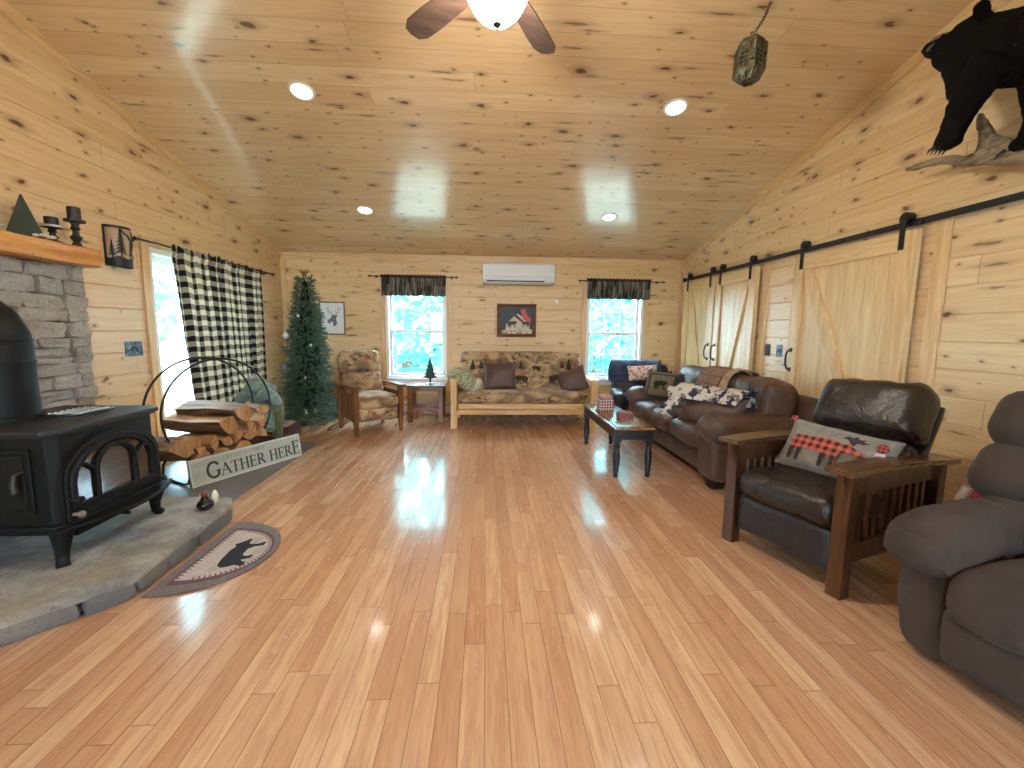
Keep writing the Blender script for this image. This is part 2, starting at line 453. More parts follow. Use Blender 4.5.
# ------------------------------------------------------------------ windows
def window(idx, w, label, grid, wall=YB, out=1):
    x0, x1, z0, z1 = w
    t = thing('window_%d' % idx, label, 'window', ((x0+x1)/2, wall, z0), 0, None, 'structure')
    a, b, hh = x0-(x0+x1)/2, x1-(x0+x1)/2, z1-z0
    yy = lambda y0, y1: (min(out*y0, out*y1), max(out*y0, out*y1))
    def fr(x0, x1, y0, y1, z0, z1, wd):
        m = MB(); p, q = yy(y0, y1)
        m.box(x0, x0+wd, p, q, z0, z1); m.box(x1-wd, x1, p, q, z0, z1); m.box(x0+wd, x1-wd, p, q, z0, z0+wd); m.box(x0+wd, x1-wd, p, q, z1-wd, z1)
        return m
    obj('window_frame', fr(a, b, -.004, .15, 0, hh, .035), M['white'], t, bevel=.003)
    mid = 1.268 - z0
    for nm, y, c, d in (('upper_sash', .105, mid-.02, hh-.035), ('lower_sash', .07, .035, mid+.022)):
        m = fr(a+.035, b-.035, y, y+.032, c, d, .042)
        if grid:
            w3 = (b-a-.154)/3; p, q = yy(y+.012, y+.024)
            for k in (1, 2): m.box(a+.077+w3*k-.008, a+.077+w3*k+.008, p, q, c+.04, d-.04)
            m.box(a+.077, b-.077, p, q, (c+d)/2-.008, (c+d)/2+.008)
        s = obj(nm, m, M['white'], t, bevel=.003)
        g = MB(); p, q = yy(y+.015, y+.019); g.box(a+.075, b-.075, p, q, c+.04, d-.04); obj('glass_pane', g, M['glass'], s)
    m = MB(); p, q = yy(-.02, 0)
    m.box(a-.075, a, p, q, -.09, hh+.085); m.box(b, b+.075, p, q, -.09, hh+.085); m.box(a, b, p, q, hh, hh+.085)
    obj('casing', m, M['trim'], t, bevel=.004)
    m = MB(); p, q = yy(-.045, .02); m.box(a-.02, b+.02, p, q, -.022, .004); p, q = yy(-.02, 0); m.box(a, b, p, q, -.09, -.022)
    obj('window_sill', m, M['white'], t, bevel=.004)
    return t
window(1, W1, 'white sash window behind the small tree ornament and side table', False)
window(2, W2, 'white sash window with a muntin grid, nearest the barn doors', True)
window(3, R1, 'added unseen sash window for fill daylight, wood stove side', False, YF, -1)
window(4, R2, 'added unseen sash window for fill daylight, recliner side', False, YF, -1)

# sliding patio door in the left wall
y0, y1, z0, z1 = DL
t = thing('door_1', 'white sliding glass patio door behind the checked curtains', 'door', (XL, (y0+y1)/2, 0), 0, None, 'structure')
a, b = y0-(y0+y1)/2, y1-(y0+y1)/2
mb = MB(); f = .05
mb.box(-.14, .004, a, a+f, z0, z1); mb.box(-.14, .004, b-f, b, z0, z1); mb.box(-.14, .004, a+f, b-f, z1-f, z1); mb.box(-.14, .01, a+f, b-f, z0, z0+.03)
obj('door_frame', mb, M['white'], t, bevel=.004)
for nm, p, q, x in (('fixed_panel', a+f, .03, -.11), ('sliding_panel', -.03, b-f, -.06)):
    mb = MB(); w = .065
    mb.box(x-.02, x+.02, p, p+w, z0+.03, z1-f); mb.box(x-.02, x+.02, q-w, q, z0+.03, z1-f); mb.box(x-.02, x+.02, p+w, q-w, z1-f-w, z1-f); mb.box(x-.02, x+.02, p+w, q-w, z0+.03, z0+.13)
    s = obj(nm, mb, M['white'], t, bevel=.004)
    g = MB(); g.box(x-.004, x+.004, p+w-.01, q-w+.01, z0+.12, z1-f-w+.01); obj('glass_pane', g, M['glass'], s)
mb = MB(); c = .085
mb.box(0, .02, a-c, a, 0, z1+c); mb.box(0, .02, b, b+c, 0, z1+c); mb.box(0, .02, a, b, z1, z1+c)
obj('casing', mb, M['trim'], t, bevel=.004)

# ------------------------------------------------------------------ outside
M['leaf'] = None
def leafmat(name, c):
    t = NT(name); co = t.coord(); rnd = t.n('NewGeometry').outputs['Random Per Island']
    col = t.mix(rnd, sc(c, .75), sc(c, 1.25))
    d = t.n('BsdfDiffuse'); t.link(col, d.inputs[0]); tl = t.n('BsdfTranslucent'); t.link(col, tl.inputs[0])
    mx = t.n('MixShader', i_Fac=.45); t.link(d.outputs[0], mx.inputs[1]); t.link(tl.outputs[0], mx.inputs[2]); t.link(mx.outputs[0], t.out.inputs[0])
    return t.mat
LEAF = leafmat('bright foliage', (.115, .33, .32, 1)); BARK = plain('tree bark', srgb(110,90,74), .9)
M['lawn'] = plain('pale gravel and grass', srgb(158,158,140), .95, var=.3, vscale=2.)
mb = MB(); mb.box(-26, 26, -20, 34, -.75, -.7)
struct('ground', 'pale lawn outside the cabin windows', 'ground', mb, M['lawn'])
def leaf_tree(x, y, h, r, label, seed):
    rng = random.Random(seed)
    t = thing('leafy_tree', label, 'tree', (x, y, -.7), 0, 'trees outside the windows')
    mb = MB(); mb.tube([(0,0,0), (.1,0,h*.4), (0,.1,h*.85)], [.16, .12, .03], 8); obj('trunk', mb, BARK, t, smooth=60)
    mb = MB()
    for i in range(int(1700*max(1, r/2))):
        q = rng.uniform(0, 2*PI); v = rng.uniform(-1, 1); k = rng.uniform(.45, 1) ** .6
        s = math.sqrt(1-v*v)
        p = Vector((r*k*s*math.cos(q), r*k*s*math.sin(q), h*.55 + h*.45*k*v))
        a = Vector((rng.uniform(-1,1), rng.uniform(-1,1), rng.uniform(-.6,.6))).normalized()*rng.uniform(.10,.20)*max(1, r/2.4)
        b = a.cross(Vector((rng.uniform(-1,1), rng.uniform(-1,1), rng.uniform(-1,1)))).normalized()*rng.uniform(.06,.12)*max(1, r/2.4)
        mb.add([p-a, p+b, p+a, p-b], [(0,1,2,3)])
    o = obj('foliage', mb, LEAF, t); o['kind'] = 'stuff'
for i, (x, y, h, r, lb) in enumerate((
    (-4.6, 13.2, 6., 2.0, 'tall leafy tree on the lawn, past the stove side of the window'),
    (-1.9, 10.2, 4.6, 1.5, 'bushy leafy tree outside the window behind the side table'),
    (.6, 14.5, 6., 1.9, 'tall leafy tree on the lawn between the two windows'),
    (2.5, 10.4, 4.4, 1.45, 'low bushy tree outside the window by the dark armchair'),
    (5.3, 12.9, 5.6, 1.8, 'tall leafy tree outside, past the window by the dark armchair'),
    (-11.6, 15.6, 11., 3.4, 'leafy tree added outside the patio door to block bright sky'))):  # last tree is added, made tall to block sky glare through the door
    leaf_tree(x, y, h, r, lb, i)

# ------------------------------------------------------------------ curtains, valances, rods
def rod(loc, axis, L, drop, label, r=.008, finial='ball', stand=.075, n=(0,-1,0)):
    t = thing('curtain_rod', label, 'curtain rod', loc)
    ax = Vector((1,0,0)) if axis == 'x' else Vector((0,1,0)); nn = Vector(n)
    mb = MB(); mb.cyl(-ax*L/2, ax*L/2, r, n=10); obj('rod', mb, M['blackmetal'], t, smooth=50)
    for s in (-1, 1):
        mb = MB(); p = ax*s*L/2
        mb.ball(p + ax*s*.01, .016)
        mb.cyl(p + ax*s*.02, p + ax*s*.045, .006, .001, 8); mb.cyl(p - ax*s*.004, p, .012, n=10)
        obj('finial', mb, M['blackmetal'], t, smooth=60)
        mb = MB(); q = ax*s*(L/2-.07)
        mb.cyl(q, q - nn*stand, .005, n=8); mb.cyl(q - nn*(stand-.005), q - nn*stand, .02, n=12)
        obj('bracket', mb, M['blackmetal'], t, smooth=50)
    return t
rod((-1.075, YB-.075, 2.073), 'x', 1.25, 0, 'black curtain rod holding the valance behind the side table')
rod((2.06, YB-.075, 2.06), 'x', 1.27, 0, 'black curtain rod holding the valance nearest the barn doors')
rod((-2.91, 5.07, 2.025), 'y', 2.34, 0, 'long black curtain rod above the patio door', .01, stand=.088, n=(1,0,0))
def uvcheck(name, c1, c2, period, bright=.35):
    t = NT(name); sp = t.n('SeparateXYZ'); t.link(t.coord('UV'), sp.inputs[0])
    f = [t.math('GREATER_THAN', t.math('FRACT', t.math('DIVIDE', sp.outputs[i], period)), .5) for i in (0, 1)]
    k = t.math('MULTIPLY', t.math('ADD', f[0], f[1]), .5)
    t2 = t.n('ValToRGB'); t.link(k, t2.inputs[0]); r = t2.color_ramp; r.elements[0].position = 0; r.elements[0].color = c1; r.elements[1].position = 1; r.elements[1].color = c2
    e = r.elements.new(.5); e.color = (c1[0]*.34+c2[0]*.6, c1[1]*.34+c2[1]*.6, c1[2]*.34+c2[2]*.6, 1); r.interpolation = 'LINEAR'
    co = t.coord(); nm = t.bump(t.noise(co, 400., 2.), .3, .002)
    b = t.n('BsdfPrincipled'); t.link(t2.outputs[0], b.inputs[0]); b.inputs['Roughness'].default_value = .9; t.link(nm, b.inputs['Normal'])
    tl = t.n('BsdfTranslucent'); t.link(t2.outputs[0], tl.inputs[0])
    mx = t.n('MixShader', i_Fac=bright); t.link(b.outputs[0], mx.inputs[1]); t.link(tl.outputs[0], mx.inputs[2]); t.link(mx.outputs[0], t.out.inputs[0])
    return t.mat
M['check'] = uvcheck('buffalo check cotton', srgb(238,234,214), srgb(14,14,18), .105, .22)
def curtain(ya, yb, yat, ybt, label, seed, skew):
    rng = random.Random(seed); ph = [rng.uniform(0, 6) for _ in range(4)]
    nf = 9
    def f(u, v):           # v = 0 at the hem, 1 at the rod
        y = (ya + (yb-ya)*u) * (1-v) + (yat + (ybt-yat)*u) * v
        amp = .012 + .03*(1-v)**.7
        x = -2.91 + skew + amp*math.sin(u*2*PI*nf*.55 + ph[0] + .4*math.sin(v*3+ph[1])) + .012*math.sin(u*2*PI*nf + ph[2]) + (.014 if v > .97 else 0)
        z = .06 + (2.045-.06)*v + .006*math.sin(u*2*PI*nf + ph[3])
        if v > .985: z += .012*math.sin(u*2*PI*nf*1.6)
        return (x, y + .01*math.sin(v*5+ph[1]+u*4), z)
    W = (ybt - yat) * (1.22 if seed == 3 else 1.5)
    mb = MB(); mb.grid(150, 40, f, lambda u, v: (u*W, v*2.0))
    return tag(obj('checked_curtain', mb, M['check'], smooth=180, solid=.002), label, 'curtain', 'checked curtain panels on the patio door')
curtain(4.46, 5.16, 4.23, 5.12, 'black and white checked curtain panel nearest the wood stove', 3, .012)
curtain(5.205, 5.87, 5.08, 5.9, 'black and white checked curtain panel nearest the tall artificial tree', 8, -.02)
def streaky(name, cols):
    t = NT(name); co = t.coord()
    a = t.noise(t.mapped(co, (60, 60, 3)), 1., 3.); b = t.noise(t.mapped(co, (14, 14, 5)), 1., 3.)
    col = t.mix(t.smooth(a, .4, .62), cols[0], cols[1]); col = t.mix(t.smooth(b, .45, .65), col, cols[2])
    return t.principled(col, .9, 0., t.bump(a, .3, .003))
M['valance'] = streaky('mottled dark fabric', (srgb(58,52,46), srgb(140,138,122), srgb(38,32,28)))
M['gather'] = streaky('maroon dark gathered heading', (srgb(52,36,34), srgb(80,58,50), srgb(28,20,20)))
def valance(xa, xb, label, seed):
    rng = random.Random(seed); ph = [rng.uniform(0, 6) for _ in range(4)]; L = xb - xa
    t = thing('valance', label, 'valance', ((xa+xb)/2, YB-.075, 1.79), 0, 'window valances')
    def f(u, v):
        am = .006 + .013*(1-v)
        return ((u-.5)*L, -.013 + am*math.sin(u*95+ph[0]+.6*math.sin(u*13)) + .006*math.sin(u*41+ph[1]) - .008*(1-v), .262*v + .004*math.sin(u*60+ph[2])*(1-v))
    mb = MB(); mb.grid(180, 8, f); obj('skirt', mb, M['valance'], t, smooth=180, solid=.002)
    def g(u, v):
        q = v*2*PI
        return ((u-.5)*(L+.01), .020*math.cos(q)*(1+.25*math.sin(u*130)), .283 + (.026+.006*math.sin(u*110+ph[3]))*math.sin(q))
    mb = MB(); mb.grid(180, 10, g); obj('gathered_heading', mb, M['gather'], t, smooth=180)
valance(-1.54, -.60, 'dark gathered valance over the window behind the side table', 1)
valance(1.525, 2.50, 'dark gathered valance over the window nearest the barn doors', 2)

# ------------------------------------------------------------------ barn doors and rail (right wall)
RX = XR - .055
t = thing('barn_door_rail', 'long black flat steel rail above the sliding barn doors', 'rail', (RX, 4.2, 2.085))
mb = MB(); mb.box(-.005, .005, -2.35, 2.34, -.022, .022); obj('track', mb, M['blackmetal'], t, bevel=.002)
for y in (-1.9, -1.27, -.62, 0, .66, 1.28, 1.9, 2.28):
    mb = MB(); mb.cyl((.05, y, 0), (-.011, y, 0), .009, n=6); mb.cyl((-.005, y, 0), (-.013, y, 0), .015, n=6); obj('bolt', mb, M['black'], t)
for y in (2.31, ):
    mb = MB(); mb.box(-.03, .014, y-.02, y+.02, -.03, .03); obj('end_stop', mb, M['blackmetal'], t, bevel=.004)
def barn_door(ya, yb, brace, label, handle_y, hz=1.03):
    w = yb - ya
    t = thing('barn_door', label, 'barn door', (XR-.012, (ya+yb)/2, .02), 0, 'sliding barn doors')
    h = 2.015; f = .012
    mb = MB(); nb = max(4, round(w/.19)); bw = w/nb
    for k in range(nb): mb.box(-.05, -.022, -w/2+k*bw+.0012, -w/2+(k+1)*bw-.0012, 0, h)
    obj('panel_boards', mb, M['barn'], t, bevel=.002)
    s = .125
    for a, b in ((-w/2, -w/2+s), (w/2-s, w/2)):
        mb = MB(); mb.box(-.072, -.05, a, b, 0, h); obj('stile', mb, M['barnframe'], t, bevel=.003)
    for a, b in ((h-.14, h), (0, .16)):
        mb = MB(); mb.box(-.072, -.05, -w/2+s, w/2-s, a, b); obj('rail_board', mb, M['trim_y'], t, bevel=.003)
    i = w/2 - s
    d = -1 if brace == 'near' else 1             # high end of the brace
    p0, p1 = Vector((-.061, d*(i-.05), h-.14)), Vector((-.061, -d*(i-.05), .16)); ax = (p1-p0).normalized()
    mb = MB(); mb.bar(p0 + ax*.01, p1 - ax*.01, .021, .11, up=ax.cross(Vector((1,0,0))))
    obj('diagonal_brace', mb, M['barnframe'], t, bevel=.003)
    for y in (-w/2+.1, w/2-.1):
        hb = MB(); hb.box(-.0815, -.0735, y-.021, y+.021, h-.13, h+.1); 
        o = obj('strap_hanger', hb, M['blackmetal'], t, bevel=.003)
        hb = MB(); hb.cyl((-.071, y, h+.09), (-.028, y, h+.09), .042, n=24); hb.cyl((-.083, y, h+.09), (-.071, y, h+.09), .015, n=6); obj('roller', hb, M['blackmetal'], o, smooth=40)
        hb = MB()
        for z in (h-.1, h-.045): hb.cyl((-.0735, y, z), (-.088, y, z), .011, n=6)
        obj('bolts', hb, M['black'], o)
    if handle_y is not None:
        mb = MB(); y = handle_y
        mb.box(-.078, -.072, y-.016, y+.016, hz-.115, hz-.075); mb.box(-.078, -.072, y-.016, y+.016, hz+.075, hz+.115)
        mb.tube([(-.076, y, hz-.095), (-.105, y, hz-.085), (-.12, y, hz-.05), (-.124, y, hz), (-.12, y, hz+.05), (-.105, y, hz+.085), (-.076, y, hz+.095)], .009, 8)
        obj('pull_handle', mb, M['blackmetal'], t, smooth=50)
    return t
barn_door(5.59, 6.44, 'far', 'pine barn door closest to the far wall, black pull near its edge', -.36)
barn_door(4.72, 5.55, 'near', 'pine barn door behind the long sofa, second from the far wall', .352)
barn_door(2.93, 4.12, 'far', 'widest pine barn door, behind the dark leather recliner', .535)
mb = MB(); mb.box(XR-.02, XR, 2.76, 2.86, 0, 2.06); struct('trim_8', 'pine door casing beside the widest barn door', 'trim', mb, M['trim'], bevel=.004)
mb = MB(); mb.box(XR-.02, XR, 4.60, 4.69, 0, 2.04); struct('trim_9', 'pine door casing between the barn doors', 'trim', mb, M['trim'], bevel=.004)
# ------------------------------------------------------------------ ceiling lights, fan, lantern
SLOPE = math.atan(K)
M['lens'] = emit('lit lamp lens', (1, .95, .86, 1), 6)
def lamp(kind, name, loc, energy, color, parent, size=.1, rot=(0,0,0), spot=None):
    d = bpy.data.lights.new(name, kind); d.energy = energy; d.color = color
    if kind == 'AREA': d.shape = 'DISK'; d.size = size; d.spread = math.radians(spot or 160)
    elif kind == 'POINT': d.shadow_soft_size = size
    o = bpy.data.objects.new(name, d); COL.objects.link(o); o.parent = parent; o.location = loc; o.rotation_euler = rot
    return o
WARM = (1, .93, .83)
def downlight(x, y, label, group):
    s = 1 if y > YR else -1
    t = thing('recessed_light', label, 'ceiling light', (x, y, zc(y)), 0, group, rot=(-SLOPE*s, 0, 0))
    mb = MB(); mb.lathe([(.098, 0), (.096, -.006), (.082, -.010), (.076, -.004), (.076, 0)], n=32); obj('trim_ring', mb, M['whiteenamel'], t, smooth=40)
    mb = MB(); mb.lathe([(.001, -.0035), (.077, -.0035), (.077, 0), (.001, 0)], n=32); obj('lens', mb, M['lens'], t)
    lamp('AREA', 'lamp', (0, 0, -.02), LAMP_W, WARM, t, .14, (0, 0, 0), 165)
LAMP_W = .7
downlight(-1.45, 3.74, 'lit recessed light in the slope above the wood stove end', 'recessed lights')
downlight(1.555, 3.74, 'lit recessed light in the slope beside the hanging lantern', 'recessed lights')
downlight(-1.45, 5.48, 'lit recessed light in the slope above the wooden armchair and tall tree', 'recessed lights')
downlight(1.51, 5.48, 'lit recessed light low on the slope above the coffee table', 'recessed lights')

t = thing('ceiling_fan', 'ceiling fan with a glowing white glass bowl under its blades', 'ceiling fan', (.045, 2.2, 2.7))
FZ = ZR - 2.7
M['fanwood'] = wood('dark walnut blade', srgb(70,52,44), srgb(104,80,66), 'x', .4)
M['bronze'] = plain('aged bronze', srgb(70,56,44), .4, .8)
M['bowl'] = emit('lit glass bowl', (1, .94, .84, 1), 150)
mb = MB(); mb.lathe([(.002, FZ-.005), (.07, FZ-.02), (.06, FZ-.09), (.02, FZ-.12)], n=24); obj('canopy', mb, M['bronze'], t, smooth=40)
mb = MB(); mb.cyl((0,0,.42), (0,0,FZ-.1), .014); obj('downrod', mb, M['bronze'], t, smooth=40)
mb = MB(); mb.lathe([(.02, .44), (.06, .42), (.13, .38), (.14, .30), (.12, .26), (.08, .235), (.08, .20), (.12, .18), (.12, .165), (.01, .165)], n=28); obj('motor_housing', mb, M['bronze'], t, smooth=40)
for a in (62, 134, 206, 278, 350):
    q = math.radians(a); mb = MB(); mb.tf = Matrix.Rotation(q, 4, 'Z') @ Matrix.Translation((0,0,.25)) @ Matrix.Rotation(math.radians(12), 4, 'X')
    n = 8; out = [(.20, -.05), (.30, -.062), (.5, -.072), (.62, -.07), (.67, -.045), (.68, 0), (.67, .045), (.62, .07), (.5, .072), (.30, .062), (.20, .05)]
    mb.prism(out, lambda a, b, c: (a, b, c), -.004, .004); bl = obj('blade', mb, M['fanwood'], t)
    mb = MB(); mb.tf = Matrix.Rotation(q, 4, 'Z'); mb.bar((.1, 0, .26), (.27, 0, .256), .035, .008); obj('blade_bracket', mb, M['bronze'], bl)
mb = MB(); mb.lathe([(.001, .012), (.035, .016), (.075, .035), (.11, .07), (.135, .115), (.148, .165), (.146, .168), (.13, .125), (.1, .08), (.06, .042), (.02, .022), (.001, .02)], n=36); obj('glass_bowl', mb, M['bowl'], t, smooth=60)
mb = MB(); mb.lathe([(.001, -.018), (.006, -.012), (.004, -.006), (.014, 0), (.021, .008), (.016, .016), (.001, .018)], n=16); obj('finial', mb, M['bronze'], t, smooth=60)
lamp('POINT', 'bulb', (0, 0, .14), 12, WARM, t, .05)

# lantern on a chain
t = thing('hanging_lantern', 'small six-sided leaded glass lantern hanging on a dark chain', 'lantern', (1.668, 2.9, 2.9), 0, None, rot=(math.radians(-4), math.radians(7), .3))
M['leadglass'] = None
def leadglass():
    tt = NT('mottled amber green glass'); co = tt.coord(); v = tt.n('TexVoronoi'); tt.link(co, v.inputs[0]); v.inputs['Scale'].default_value = 24.
    c = tt.n('SeparateColor'); tt.link(v.outputs['Color'], c.inputs[0])
    col = tt.mix(c.outputs[0], srgb(58,56,38), srgb(148,128,76)); col = tt.mix(tt.smooth(c.outputs[1], .7, .8), col, srgb(160,160,130))
    return tt.principled(col, .12, 0., None, Transmission_Weight=.35)
LG = leadglass()
R, z0, z1, zt, zb = .093, .045, .215, .285, 0.0
pt = lambda r, z, k: (r*math.cos(k*PI/3), r*math.sin(k*PI/3), z)
ring = [(.045, zb), (R, z0), (R, (z0+z1)/2), (R, z1), (.05, zt-.02), (.006, zt)]
mb = MB()
for k in range(6):
    for (ra, za), (rb, zb2) in zip(ring, ring[1:]): mb.add([pt(ra*.96, za, k), pt(ra*.96, za, k+1), pt(rb*.96, zb2, k+1), pt(rb*.96, zb2, k)], [(0,1,2,3)])
obj('glass_panes', mb, LG, t)
mb = MB()
for k in range(6):
    mb.tube([pt(r, z, k) for r, z in ring], .0045, 6)
    for r, z in ring[:-1]: mb.tube([pt(r, z, k), pt(r, z, k+1)], .0035, 6)
    for f in (.33, .67):
        a = [Vector(pt(r, z, k)).lerp(Vector(pt(r, z, k+1)), f) for r, z in ring]; mb.tube(a, .0025, 5)
    for z in (.10, .155, .25): r = R if z < .22 else .072; mb.tube([pt(r, z, k), pt(r, z, k+1)], .0025, 5)
obj('lead_frame', mb, plain('grey lead came', srgb(96,98,88), .4, .6), t, smooth=60)
mb = MB(); mb.tube([(.016*math.cos(q), 0, zt+.018+.016*math.sin(q)) for q in [2*PI*i/14 for i in range(14)]], .003, 6, True); mb.lathe([(.02, zt-.01), (.012, zt+.004), (.002, zt+.006)], n=12)
obj('hanging_loop', mb, M['bronze'], t, smooth=60)
# swagged chain: from the loop, over a hook, up to the ceiling
t = thing('lantern_chain', 'dark link chain from the ceiling hook down to the lantern', 'chain', (1.70, 2.905, 3.205))
pts = []
A, B = Vector((0,0,.0)), Vector((.075, -.02, .175))
N = 11
for i in range(N):
    u = (i+.5)/N; p = A.lerp(B, u) + Vector((.012*math.sin(u*PI), 0, 0)); d = (B-A).normalized()
    x = d.cross(Vector((0,1,0))).normalized(); y = d.cross(x)
    if i % 2: x, y = y, x
    mb = MB(); mb.tube([p + d*(.0145*math.cos(q)) + x*(.0075*math.sin(q)) for q in [2*PI*k/14 for k in range(14)]], .0024, 6, True)
    obj('link', mb, M['bronze'], t, smooth=60)
mb = MB(); mb.lathe([(.03, .19), (.028, .182), (.006, .178), (.006, .165)], (.075, -.02, 0), 16); obj('ceiling_hook_plate', mb, M['bronze'], t, smooth=50)

# ------------------------------------------------------------------ far wall
BEAR = [(0,.42),(.03,.5),(.1,.56),(.25,.6),(.45,.62),(.58,.64),(.66,.6),(.74,.62),(.76,.67),(.8,.67),(.82,.63),(.88,.56),(.95,.5),(1,.46),(.98,.41),(.9,.4),(.82,.38),(.78,.3),(.8,.15),(.87,.05),(.85,0),(.74,0),(.7,.18),(.62,.28),(.45,.26),(.38,.22),(.36,.1),(.41,.04),(.39,0),(.29,0),(.25,.18),(.18,.1),(.17,.02),(.06,0),(.05,.06),(.08,.2),(.03,.3)]
def poly_xz(mb, poly, x, y, z, w, flip=False, t=.002, sq=1):
    p = [((1-a if flip else a)*w, b*w*sq) for a, b in poly]
    if flip: p = p[::-1]
    mb.prism(p, lambda a, b, c: (x+a, y-c, z+b), 0, t)
t = thing('mini_split_unit', 'white wall-mounted air conditioner between the two windows', 'air conditioner', (.475, YB, 1.985))
prof = [(0,0),(-.14,0),(-.185,.025),(-.205,.07),(-.21,.16),(-.205,.27),(-.19,.295),(0,.3)]
mb = MB(); mb.prism(prof, lambda a, b, c: (c, a, b), -.53, .53); obj('housing', mb, M['whiteenamel'], t, bevel=.006)
mb = MB(); mb.box(-.47, .38, -.2, -.12, .028, .046); obj('air_slot', mb, plain('dark slot', srgb(70,76,82), .6), t)
mb = MB(); mb.box(-.49, .40, -.212, -.19, .05, .064); mb.box(-.49, .40, -.2, -.17, .012, .024); obj('louver_flap', mb, M['whiteenamel'], t, bevel=.003)
mb = MB(); mb.box(-.50, .50, -.2125, -.205, .098, .101); obj('panel_seam', mb, plain('grey seam', srgb(150,150,146), .5), t)
t = thing('remote_holder', 'tiny white remote control in a wall holder beside the bear picture', 'remote control', (1.075, YB, 1.71))
mb = MB(); mb.box(-.025, .025, -.02, 0, 0, .06); obj('holder', mb, M['white'], t, bevel=.004)
mb = MB(); mb.box(-.02, .02, -.017, -.004, .01, .105); r = obj('remote', mb, M['whiteenamel'], t, bevel=.004)
mb = MB(); mb.box(-.014, .014, -.0178, -.0165, .075, .098); obj('display', mb, plain('grey display', srgb(150,160,150), .3), r)
def frame_mb(x0, x1, z0, z1, w, d):
    m = MB()
    o = [(x0,z0),(x1,z0),(x1,z1),(x0,z1)]; i = [(x0+w,z0+w),(x1-w,z0+w),(x1-w,z1-w),(x0+w,z1-w)]
    for k in range(4):
        l = (k+1) % 4; a, b, c, e = o[k], o[l], i[l], i[k]
        pr = [(0, 0), (.0, -d), (.35, -d*1.15), (1., -d*.55), (1., 0)]
        vs = []
        for f, y in pr:
            for (p, q) in ((a, e), (b, c)): vs.append((p[0]+(q[0]-p[0])*f, y, p[1]+(q[1]-p[1])*f))
        m.add(vs, [(2*j, 2*j+1, 2*j+3, 2*j+2) for j in range(4)])
    return m
# bear picture with a flag
t = thing('framed_picture', 'brown-framed dark picture of bears by a pale cabin and red flag', 'picture', (.464, YB-.002, 1.2))
mb = frame_mb(-.30, .30, 0, .505, .05, .03); obj('frame', mb, wood('ornate brown frame', srgb(82,48,24), srgb(138,88,44), 'x', .4), t, bevel=.003)
mb = MB(); mb.box(-.26, .26, -.012, -.004, .04, .465); obj('backdrop', mb, plain('dark painted ground', srgb(40,44,48), .5, var=.5, vscale=14.), t)
mb = MB(); Y = -.0125
mb.prism([(-.17,.11),(.2,.11),(.2,.26),(.14,.27),(.02,.36),(-.06,.3),(-.16,.19)], lambda a, b, c: (a, Y-c, b), 0, .0015)
mb.prism([(-.22,.05),(.24,.05),(.24,.12),(.0,.14),(-.22,.1)], lambda a, b, c: (a, Y-c, b), 0, .0018)
mb.mi = 1; mb.prism([(.06,.42),(.12,.44),(.16,.34),(.22,.28),(.21,.22),(.1,.27)], lambda a, b, c: (a, Y-c, b), .001, .003)
mb.mi = 2; poly_xz(mb, BEAR, -.14, Y-.002, .15, .15); poly_xz(mb, BEAR, .07, Y-.002, .16, .13, True)
mb.prism([(-.02,.36),(.01,.33),(.1,.25),(.08,.23),(-.05,.33)], lambda a, b, c: (a, Y-c, b), .002, .003)
mb.mi = 3
for k in range(16): q = random.uniform(-.22,.22); z = random.uniform(.045,.1); mb.ball((q, Y-.002, z), .018, .002, .012, 8, 5)
obj('painted_scene', mb, [plain('cream cabin paint', srgb(206,186,160), .6, var=.2, vscale=30.), plain('red flag paint', srgb(206,84,84), .6, var=.25, vscale=40.), plain('bear brown paint', srgb(58,44,38), .6), plain('speckled meadow paint', srgb(140,120,106), .6, var=.4, vscale=40.)], t)
# deer drawing
t = thing('framed_drawing', 'pale framed drawing of an antlered deer beside the tall artificial tree', 'picture', (-2.288, YB-.002, 1.206))
mb = frame_mb(-.187, .187, 0, .49, .02, .02); obj('frame', mb, wood('grey brown frame', srgb(120,92,66), srgb(160,128,96), 'z', .45), t, bevel=.002)
mb = MB(); mb.box(-.172, .172, -.008, -.003, .015, .475); obj('paper', mb, plain('off white paper', srgb(226,220,214), .6, var=.03), t)
mb = MB(); Y = -.0085; g = lambda a, b, c: (a, Y-c, b)
mb.prism([(-.05,.16),(-.075,.2),(-.06,.225),(-.02,.25),(-.01,.285),(.02,.3),(.05,.29),(.09,.3),(.06,.265),(.055,.23),(.07,.17),(.04,.13),(.01,.14),(.005,.2),(-.02,.19)], g, 0, .001)
for pts in ([(.01,.29),(-.04,.33),(-.06,.38),(-.05,.42)], [(-.04,.33),(-.08,.35)], [(-.055,.37),(-.085,.4)], [(.04,.29),(.08,.33),(.1,.38),(.08,.42)], [(.08,.33),(.12,.34)], [(.095,.37),(.13,.40)], [(-.01,.3),(-.02,.36)], [(.06,.31),(.05,.37)]):
    mb.tube([(a, Y-.001, b) for a, b in pts], .0035, 5)
obj('deer_sketch', mb, plain('charcoal line', srgb(112,106,108), .8, var=.3, vscale=50.), t)
# baseboard heater
t = thing('baseboard_heater', 'long white baseboard heater along the foot of the far wall', 'heater', (0, YB, 0))
mb = MB(); mb.prism([(0,.03),(-.05,.03),(-.065,.05),(-.065,.14),(-.05,.18),(-.03,.195),(0,.2)], lambda a, b, c: (c, a, b), -2.7, 2.8); obj('cover', mb, M['whiteenamel'], t, bevel=.003)
mb = MB(); mb.box(-2.69, 2.79, -.0665, -.05, .15, .158); obj('outlet_slot', mb, plain('heater slot', srgb(90,92,96), .5), t)
for x in (-2.72, 2.80):
    mb = MB(); mb.box(x-.02, x+.02, -.07, 0, 0, .2); obj('end_cap', mb, M['whiteenamel'], t, bevel=.004)

